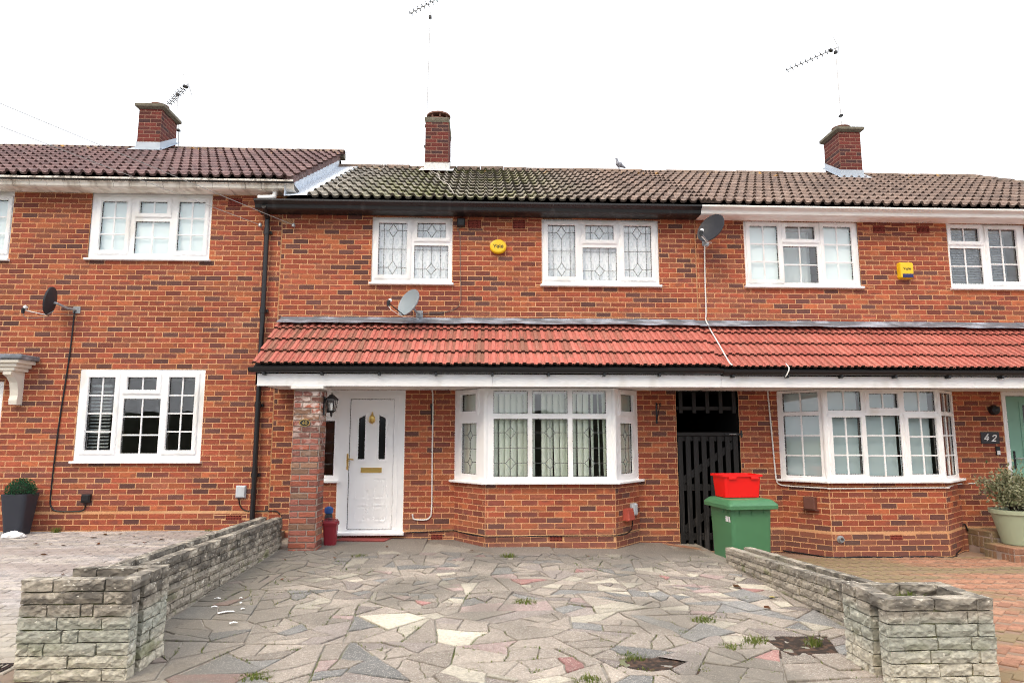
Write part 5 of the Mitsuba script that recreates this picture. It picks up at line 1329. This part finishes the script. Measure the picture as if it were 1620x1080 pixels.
b = MB(); tube(b, [(lc[0], lc[1], 1.80), (lc[0], lc[1], 1.86), (lc[0], lc[1], 1.90)], [.012, .022, .008], 8); part(LN, 'bulb', b, 'label_white')
b = MB(); wbox(b, -2.064, -2.05, -.84, -.76, 1.74, 1.98, .004); tube(b, [(-2.055, -.80, 1.90), (-2.03, -.80, 1.96), (-1.99, -.80, 1.955)], .010, 6); part(LN, 'wall_plate', b, 'black_plastic')

MT = thing('door_mat', 'thin red door mat with dark edge on the paving below the front door', 'mat')
z0_ = .068
part(MT, 'edge', MB().add([(-1.985, -.30, z0_), (-1.30, -.30, z0_ - .012), (-1.22, .0, z0_ - .010), (-1.92, .0, z0_ + .004)], [(0, 1, 2, 3)]), 'black_plastic')
mb = MB(); P_ = [(-1.965, -.285), (-1.315, -.285), (-1.245, -.01), (-1.905, -.01)]; loft(mb, [np.array([(x, y, float(driveway_z(x, y)) + q) for x, y in P_]) for q in (.008, .02)]); part(MT, 'pile', mb, 'mat_red')

DP = thing('downpipe', 'black round downpipe running down between the left and middle houses', 'pipe')
b = MB(); px = curve([(-3.13, -.30, 4.70), (-3.135, -.22, 4.66), (-3.14, -.09, 4.60), (-3.14, -.075, 4.50)], 5); tube(b, px, .036, 12); part(DP, 'swan_neck', b, 'black_plastic', True)
b = MB(); tube(b, [(-3.14, -.075, 4.62), (-3.14, -.075, .20)], .034, 14); part(DP, 'pipe', b, 'black_plastic', 40)
for z in (4.35, 3.2, 1.86, .9):
    b = MB(); tube(b, [(-3.14, -.075, z), (-3.14, -.075, z + .09)], .041, 14); lbox(b, FRONT, -3.20, -3.08, z + .02, z + .06, 0, .05, .004); part(DP, 'collar', b, 'black_plastic', 40)
OP = thing('waste_pipe_end', 'short white pipe elbow on the black gutter under the end of the left gutter', 'pipe')
put(OP, tube(MB(), curve([(-3.02, -.16, 4.99), (-3.02, -.20, 4.885), (-3.05, -.22, 4.862), (-3.24, -.22, 4.852)], 5), .036, 10), 'white_upvc', 40)

# cables
def cable(label, pts, r, bs, n=6, smooth=True, clips=None):
    k = thing('cable', label, 'cable'); put(k, tube(MB(), curve(pts, n), r, 6), bs, 60); return k
cable('black cable running down the left house from the dish to the socket', [(-5.78, -.02, 3.22), (-5.80, -.012, 2.6), (-5.86, -.012, 1.6), (-5.885, -.012, .7), (-5.86, -.012, .52), (-5.78, -.012, .465), (-5.55, -.012, .46), (-5.43, -.012, .48), (-5.405, -.02, .575)], .010, 'black_plastic')
cable('short black cable from the left meter box behind the downpipe', [(-3.35, -.03, .632), (-3.34, -.012, .54), (-3.28, -.012, .47), (-3.14, -.012, .45), (-2.95, -.012, .455), (-2.84, -.012, .45), (-2.78, -.012, .40)], .008, 'black_plastic')
cable('white cable hooked down the wall between front door and bay', [(-.725, -.012, 2.12), (-.715, -.012, 1.9), (-.712, -.012, 1.2), (-.71, -.012, .48), (-.735, -.012, .36), (-.80, -.012, .325), (-.93, -.012, .33), (-.965, -.012, .35), (-.97, -.03, .40)], .011, 'cable_white')
cable('white cable down the wall left of the square-paned bay and under its sill', [(4.125, -.012, 2.12), (4.15, -.012, 1.6), (4.175, -.012, 1.0), (4.19, -.015, .84), (4.235, -.02, .79), (4.34, -.12, .775), (4.685, -.51, .772), (4.72, -.52, .77), (5.5, -.515, .772), (6.31, -.515, .775), (6.345, -.49, .776), (6.86, -.02, .79), (7.10, -.012, .80)], .010, 'cable_white', 5)
cable('white cable from the large dark dish down over the porch roof', [(3.28, -.02, 4.28), (3.27, -.014, 3.9), (3.265, -.014, 3.3), (3.25, -.03, 3.16), (3.24, -.18, 3.05), (3.24, -.22, 3.0), (3.225, -.6, 2.73), (3.21, -1.0, 2.44), (3.215, -1.10, 2.385)], .010, 'cable_white')
cable('short white cable end hanging over the porch gutter of number 42', [(3.97, -1.0, 2.42), (3.955, -1.12, 2.345), (3.925, -1.128, 2.27), (3.91, -1.10, 2.235)], .008, 'cable_white')
cable('black cable along the foot of the square-paned bay', [(4.22, -.03, -.12), (4.45, -.27, -.13), (4.70, -.525, -.135), (5.1, -.52, -.128), (5.5, -.522, -.138), (5.9, -.52, -.13), (6.33, -.525, -.14), (6.55, -.30, -.12), (6.80, -.06, -.05), (6.84, -.03, .18), (6.88, -.03, .23), (6.92, -.03, .14)], .011, 'black_plastic', 5)
cable('thin black cable along the foot of the leaded bay', [(-1.06, -.02, .155), (-.40, -.012, .178), (-.38, -.03, .176), (.03, -.565, .172), (.9, -.562, .176), (1.77, -.562, .176), (2.0, -.28, .19), (2.05, -.22, .24), (2.07, -.20, .37)], .007, 'black_plastic', 5)
cable('thin grey cable hanging down the wall right of the two-column leaded window', [(-.35, -.02, 4.52), (-.40, -.02, 4.47), (-.36, -.012, 4.42), (-.35, -.010, 4.0), (-.335, -.010, 3.55), (-.36, -.010, 3.35), (-.55, -.010, 3.25), (-.9, -.012, 3.22)], .0045, 'cable_grey')
cable('pale loose cable lying on the mossy roof near the left valley', [(-2.02, 3.05, 6.76), (-1.93, 2.7, 6.50), (-2.20, 1.6, 5.92), (-2.30, .8, 5.49), (-2.24, .3, 5.22), (-2.0, -.05, 5.06)], .006, 'cable_buff')
cable('pale loose cable lying on the mossy roof below the middle chimney', [(-.95, 2.1, 6.22), (-.80, 1.6, 5.95), (-.74, 1.1, 5.68), (-.58, .6, 5.41), (-.50, .1, 5.14), (-.42, -.30, 4.90)], .006, 'cable_buff')
def wire(label, a, b, sag):
    a, b = np.array(a), np.array(b); t = np.linspace(0, 1, 24)[:, None]; p = a + (b - a) * t - np.array([0, 0, 1.0]) * sag * 4 * t * (1 - t)
    k = thing('telephone_wire', label, 'wire'); part(k, 'line', tube(MB(), p, .0038, 5), 'wire_grey')
    bb = MB(); tube(bb, [a, a + [.0, .06, -.03]], .006, 6); loft(bb, [ring3(circ(r, 10) + a[:2], a[2] + z) for z, r in ((-.03, .012), (-.02, .028), (.01, .025), (.03, .010))]); part(k, 'insulator', bb, 'galvanised', 40)
wire('upper telephone wire ending on the middle house beside the downpipe', (-2.765, -.07, 4.50), (-13.6, -6.5, 7.9), .06)
wire('lower telephone wire ending on the left house beside the downpipe', (-3.245, -.06, 4.50), (-13.6, -6.2, 7.45), .06)

# aerials
def aerial(label, base, top, b0, b1, n, mast_r=.011, refl=True):
    k = thing('tv_aerial', label, 'aerial'); base, top, b0, b1 = map(np.array, (base, top, b0, b1))
    part(k, 'mast', tube(MB(), [base, top], mast_r, 8), 'aerial_alloy', 40)
    d = (b1 - b0) / np.linalg.norm(b1 - b0); s = np.cross(d, [0, 0, 1.0]); s /= np.linalg.norm(s); u = np.cross(s, d)
    part(k, 'boom', tube(MB(), [b0, b1], .009, 6), 'aerial_alloy')
    for i in range(n):
        p = b0 + (b1 - b0) * (i + .3) / (n + 1.6); h = .055 + .012 * i / n
        m = MB(); tube(m, [p - s * h + u * .028, p - s * .02, p + s * .02, p + s * h - u * .028], .0085, 5); tube(m, [p - s * h - u * .028, p - s * .02, p + s * .02, p + s * h + u * .028], .0085, 5); part(k, 'director', m, 'aerial_dark')
    p = b0 + (b1 - b0) * .86; m = MB(); v, f = cbox_local(-.03, .03, -.02, .02, -.05, .05, .006); M = np.column_stack([d, u, s]); m.add(v @ M.T + p, f); part(k, 'dipole_box', m, 'aerial_dark')
    if refl:
        m = MB()
        for sg in (-1, 1): tube(m, [b1, b1 + u * sg * .20 - d * .05 + s * .10 * sg], .007, 5)
        part(k, 'reflector', m, 'aerial_alloy')
    q = base + (top - base) * np.clip(.96, 0, 1); m = MB(); wbox(m, *(c_ + e_ for c_, e_ in zip(np.repeat(q, 2), (-.03, .03, -.03, .03, -.03, .03))), .006); part(k, 'clamp', m, 'aerial_dark')
    m = MB()
    for z in (.12, .55):
        p = base + (top - base) * (z / np.linalg.norm(top - base)); wbox(m, p[0] - .03, p[0] + .03, p[1] - .04, p[1] + .04, p[2] - .02, p[2] + .02, .004)
    part(k, 'bracket', m, 'aerial_dark')
aerial('small aerial leaning beside the left chimney', (-6.15, 3.60, 7.05), (-6.27, 3.60, 8.42), (-6.70, 4.19, 8.45), (-5.93, 3.30, 8.45), 7)
aerial('tall aerial cut by the top of the picture, above the middle chimney', (-1.165, 3.1, 7.0), (-1.12, 3.1, 10.0), (-1.54, 3.11, 9.95), (-.50, 2.23, 9.95), 10)
aerial('tall aerial with a long boom above the right chimney', (7.27, 3.12, 7.4), (7.25, 3.12, 9.42), (6.58, 3.97, 9.40), (7.26, 3.02, 9.40), 9)

# pigeon on the ridge: one continuous body
def hull_of(sph):
    M = manifold3d.Manifold
    return M.batch_hull([M.sphere(r, 20).translate(p) for p, r in sph])
pj = [((0, 0, .10), .055), ((.0, .02, .115), .06)], [((0, -.03, .12), .052), ((0, .05, .095), .045)], [((0, .05, .095), .045), ((0, .17, .065), .014)], [((0, -.04, .14), .04), ((0, -.055, .205), .024)], [((0, -.055, .205), .024), ((0, -.062, .225), .027)], [((0, -.085, .222), .009), ((0, -.107, .216), .003)], \
     [((.025, -.01, .06), .010), ((.025, -.005, .012), .006)], [((-.025, -.01, .06), .010), ((-.025, -.005, .012), .006)], [((.025, -.005, .010), .006), ((.025, -.04, .006), .004)], [((-.025, -.005, .010), .006), ((-.025, -.04, .006), .004)]
bd = hull_of(pj[0])
for q in pj[1:]: bd = bd + hull_of(q)
bd = bd.refine_to_length(.012).to_mesh(); tmz = trimesh.Trimesh(bd.vert_properties[:, :3], bd.tri_verts); trimesh.smoothing.filter_taubin(tmz, iterations=6)
PGN = thing('pigeon', 'grey pigeon perched on the ridge of the middle roof', 'bird')
put(PGN, (place(np.array(tmz.vertices) * .9, (2.69, YR, 6.765), math.radians(-65)), np.array(tmz.faces)), 'feather_grey', True)

# ------------------------------------------------------------------ small things on the ground
EDGES = [g.exterior for g in SL if g.area < .8]
def to_joint(x, y):
    best = min(EDGES, key=lambda e: e.distance(Point(x, y))); q = best.interpolate(best.project(Point(x, y))); return (q.x, q.y) if q.distance(Point(x, y)) < .2 else (x, y)
def tuft(label, x, y, n, h, spread, fn, rnd, group='grass tufts growing in the paving joints', dirs=1.0):
    k = thing('grass_tuft', label, 'weed', group); mb = MB(); z = float(fn(x, y))
    for i in range(n):
        a = rnd.uniform(0, 2 * math.pi); r = spread * math.sqrt(rnd.random()); p = np.array([x + r * math.cos(a) * 1.5, y + r * math.sin(a), z - .006]); hh = .8 * h * rnd.uniform(.35, 1.1)
        ln = rnd.normal(0, .45, 2) * hh; w_ = rnd.uniform(.0025, .005); s = np.array([math.cos(a + 1.5), math.sin(a + 1.5), 0]) * w_
        m_ = p + [ln[0] * .4, ln[1] * .4, hh * .65]; t_ = p + [ln[0], ln[1], hh * .9]
        mb.add([p - s, p + s, m_ + s * .8, m_ - s * .8, t_], [(0, 1, 2), (0, 2, 3), (3, 2, 4)], (rnd.random(), 0))
    put(k, mb, 'weed_leaf')
rt = np.random.default_rng(23)
tuft_spots = ((0.33, -1.26, 70, 0.09, 0.075), (0.39, -3.55, 90, 0.075, 0.075), (0.8, -3.52, 26, 0.026, 0.05), (1.95, -2.22, 26, 0.026, 0.05), (1.9, -2.99, 26, 0.026, 0.05), (2.44, -3.35, 26, 0.026, 0.05), (2.33, -4.15, 26, 0.026, 0.05), (1.8, -4.12, 130, 0.06, 0.075), (1.54, -4.4, 26, 0.026, 0.05), (1.97, -4.66, 110, 0.08, 0.075), (1.76, -4.8, 110, 0.05, 0.075), (0.85, -4.62, 26, 0.026, 0.05), (1.01, -4.67, 26, 0.026, 0.05), (0.57, -4.78, 26, 0.026, 0.05), (0.65, -4.97, 26, 0.026, 0.05), (1.03, -4.96, 90, 0.05, 0.075), (0.84, -5.16, 26, 0.026, 0.05), (1.08, -5.14, 26, 0.026, 0.05), (0.35, -5.2, 26, 0.026, 0.05), (0.66, -5.41, 110, 0.055, 0.075), (1.48, -5.27, 26, 0.026, 0.05), (1.78, -5.14, 26, 0.026, 0.05), (1.81, -5.35, 26, 0.026, 0.05), (-1.45, -1.32, 50, 0.06, 0.075), (-1.51, -4.61, 26, 0.026, 0.05), (-1.29, -4.72, 26, 0.026, 0.05), (-0.67, -4.8, 26, 0.026, 0.05), (-0.49, -4.23, 26, 0.026, 0.05), (-0.2, -4.89, 26, 0.026, 0.05), (-0.08, -4.77, 26, 0.026, 0.05), (-0.07, -5.2, 26, 0.026, 0.05), (-1.4, -5.29, 110, 0.05, 0.075), (-1.32, -5.22, 26, 0.026, 0.05), (-0.88, -5.36, 26, 0.026, 0.05))
OWN = {(.39, -3.55): 'bright grass tuft in the middle of the crazy paving below the leaded bay', (1.8, -4.12): 'broad grass tuft behind and left of the soil patch by the right wall', (1.97, -4.66): 'tall grass tuft touching the left end of the soil patch by the right wall',
       (1.76, -4.8): 'low spreading grass tuft in front of the soil patch by the right wall', (-1.4, -5.29): 'yellow green grass tuft nearest the front left corner of the crazy paving', (1.03, -4.96): 'grass tuft at the back edge of the front soil patch',
       (.66, -5.41): 'grass tuft at the bottom picture edge left of the front soil patch', (.33, -1.26): 'thin grass tuft near the foot of the leaded bay', (-1.45, -1.32): 'small grass tuft on the paving in front of the red door mat'}
for i, (x, y, n, h, s) in enumerate(tuft_spots):
    X_, Y_ = to_joint(x, y)
    if (x, y) in OWN: tuft(OWN[x, y], X_, Y_, n, h, s, driveway_z, rt, group=None)
    else: tuft('tiny sparse green tuft of grass in a joint of the crazy paving', X_, Y_, n, h, s, driveway_z, rt, group='tiny grass tufts growing in the paving joints')
tuft('dark green weed at the foot of the left house wall', -5.72, -.10, 60, .12, .05, left_z, rt, group=None)
tuft('tiny weed at the foot of the left house near the meter box', -3.72, -.06, 24, .05, .04, left_z, rt, group=None)
tuft('weeds growing inside the planter of the right wall end', 2.78, -5.24, 90, .10, .06, lambda x, y: .405, rt, group=None)
tuft('weed in the soil patch by the right wall', 2.36, -4.75, 50, .10, .05, driveway_z, rt, group=None)
# thin moss and weeds along the joints that nobody could count
mb = MB()
wts = np.array([e.length for e in EDGES]); wts /= wts.sum()
for i in range(9000):
    e = EDGES[rt.choice(len(EDGES), p=wts)]; q = e.interpolate(rt.random() * e.length); x, y = q.x + rt.normal(0, .006), q.y + rt.normal(0, .006)
    m_ = meshkit.fbm(np.array([x * 1.5, y * 1.5, 4.4])) + .06 * min(1, max(-1, (-3.9 - y) / .8))
    if m_ < .555: continue
    z = float(driveway_z(x, y)) - .006; a = rt.uniform(0, 6.3); h = rt.uniform(.010, .028); s_ = np.array([math.cos(a), math.sin(a), 0]) * rt.uniform(.003, .006)
    p = np.array([x, y, z]); mb.add([p - s_, p + s_, p + [rt.normal(0, .008), rt.normal(0, .008), h]], [(0, 1, 2)], (rt.random(), 0))
WK = fresh('joint_weeds'); labels[WK] = {'label': 'fine scattered green growth in the joints of the crazy paving', 'category': 'weeds', 'kind': 'stuff'}; put(WK, mb, 'weed_leaf')
def fallen(label, x, y, s, fn, bs='dead_leaf', group='dead leaves lying on the paving', lift=.012):
    k = thing('fallen_leaf', label, 'leaf', group); a = rt.uniform(0, 6.3); z = float(fn(x, y)) + lift; c_, s_ = math.cos(a), math.sin(a)
    pts = [(-1, 0, .15), (-.4, .5, .3), (.3, .55, .1), (1, .05, .35), (.35, -.5, .45), (-.45, -.45, .1), (0, 0, 0)]
    v = [(x + s * (p * c_ - q * s_), y + s * (p * s_ + q * c_), z + s * h * .8) for p, q, h in pts]
    put(k, MB().add(v, [(i, (i + 1) % 6, 6) for i in range(6)], (rt.random(), 0)), bs)
for x, y in ((-5.26, -.97), (-5.44, -.96), (-5.04, -1.07), (-4.96, -.57), (-4.68, -.99), (-4.24, -.96), (-4.15, -.93), (-4.04, -.72), (-4.77, -.3), (-4.16, -2.56), (-4.94, -.35), (-4.93, -1.61), (-3.6, -.4), (-4.5, -.5)):
    fallen('brown dead leaf lying on the left block paving', x, y, rt.uniform(.025, .05), left_z, group='brown leaves on the left block paving')
for x, y in ((-1.54, -1.36), (-1.02, -1.25), (-1.22, -.7), (-.13, -.89), (-1.72, -1.47), (-2.0, -2.6), (-2.25, -1.6), (1.3, -1.2)):
    fallen('small dark dead leaf lying on the crazy paving', x, y, rt.uniform(.018, .03), driveway_z, group='dark leaves on the crazy paving')
fallen('brown curled leaf on the paving beside the right wall', 2.50, -2.9, .055, driveway_z, group=None); fallen('rust orange leaf on the paving beside the right wall', 2.45, -3.74, .045, driveway_z, group=None)
leaf_mat('yellow_leaf', (.5, .42, .12), (.55, .45, .15), .4)
fallen('pale yellow leaf at the foot of the right wall', 2.66, -3.35, .04, driveway_z, 'yellow_leaf', group=None)
def scrap(label, x, y, L, W, a):
    k = thing('paper_scrap', label, 'litter', 'white scraps near the left wall' if L < .05 else None); c_, s_ = math.cos(a), math.sin(a); z = float(driveway_z(x, y)) + .014
    v = [(x + p * c_ - q * s_, y + p * s_ + q * c_, z + h) for p, q, h in ((-L, -W, .003), (0, -W * 1.1, .010), (L, -W, .004), (L * .9, W, .006), (0, W * .9, .012), (-L, W, .005))]
    put(k, MB().add(v, [(0, 1, 4, 5), (1, 2, 3, 4)]), 'label_white')
for s in ((-2.10, -3.82, .065, .016, .5), (-1.93, -4.13, .03, .013, .3), (-2.26, -3.65, .025, .012, .2), (-2.34, -3.37, .028, .010, 0), (-2.08, -3.52, .014, .01, 1), (-2.0, -3.72, .016, .01, .5), (-2.14, -3.36, .014, .008, .2)): scrap('small white scrap of litter on the paving near the left wall' if s[2] < .05 else 'longest white strip of litter on the paving near the left wall', *s)
CLT = thing('crumpled_cloth', 'crumpled white cloth on the ground before the slate planter', 'cloth')
m = trimesh.creation.icosphere(4, 1.0); v = np.array(m.vertices); d = meshkit.fbm(v * 2.2 + 3, seed=4); v = v * (.75 + .7 * d)[:, None] * [.12, .08, .055]; v[:, 2] = np.maximum(v[:, 2] + .018, -.003)
put(CLT, (v + [-6.03, -.47, float(left_z(0, -.47)) + .004], np.array(m.faces)), 'cloth_white', True)
DG = thing('drain_grate', 'black slotted drain grate at the lower left edge', 'grate')
gz = float(left_z(-3.1, -5.05)) + .012
g = MB(); wbox(g, -3.22, -3.20, -5.14, -4.98, gz - .01, gz, .002); wbox(g, -3.02, -3.0, -5.14, -4.98, gz - .01, gz, .002); wbox(g, -3.2, -3.02, -5.14, -5.125, gz - .01, gz, .002); wbox(g, -3.2, -3.02, -4.995, -4.98, gz - .01, gz, .002)
part(DG, 'frame', g, 'black_plastic')
for i in range(6): part(DG, 'bar', wbox(MB(), -3.20 + .012 + i * .03, -3.20 + .024 + i * .03, -5.125, -4.995, gz - .01, gz - .001, .002), 'black_plastic')

# ------------------------------------------------------------------ the other side of the road (what the panes mirror)
OH = thing('tall_hedge', 'tall dark evergreen hedge added unseen across the road to darken what the ground floor panes mirror', 'hedge')  # unseen hedge, added so the lower panes mirror something dark
m = trimesh.creation.box((90, 1.6, 2.7)).subdivide_to_size(.45); v = np.array(m.vertices); v += (meshkit.fbm(v * 1.3 + 9)[:, None] - .5) * [.3, .9, .9]; v += [0, -20.0, 1.0]
put(OH, (v, np.array(m.faces)), 'hedge_far')
TR = thing('bare_tree', 'bare winter tree across the road, seen only as a branching reflection in the panes', 'tree')
rb2 = np.random.default_rng(77)
def branch(mb, p, d, L, r, depth):
    q = p + d * L; m_ = (p + q) / 2 + rb2.normal(0, .06 * L, 3); tube(mb, [p, m_, q], [r, r * .85, r * .65], 5)
    if depth == 0: return
    for i in range(3 if depth > 1 else 4):
        e = d + rb2.normal(0, .5, 3); e[2] += .15; e /= np.linalg.norm(e); branch(mb, p + (q - p) * rb2.uniform(.55, 1), e, L * rb2.uniform(.6, .8), r * .55, depth - 1)
for x, y in ((-7.5, -19.0), (9.5, -18.5)):
    if x > 0: TR = thing('bare_tree', 'second bare tree across the road, mirrored in the square-paned bay', 'tree')
    t0, cr_ = MB(), MB(); tube(t0, [(x, y, -.2), (x + .1, y, 1.2), (x, y, 2.6)], [.2, .17, .15], 8)
    for i in range(4):
        e = np.array([rb2.normal(0, .45), rb2.normal(0, .45), 1.0]); e /= np.linalg.norm(e); branch(cr_, np.array([x, y, 2.5]), e, 1.8, .09, 4)
    part(TR, 'trunk', t0, 'twig_bark'); part(TR, 'crown', cr_, 'twig_bark')
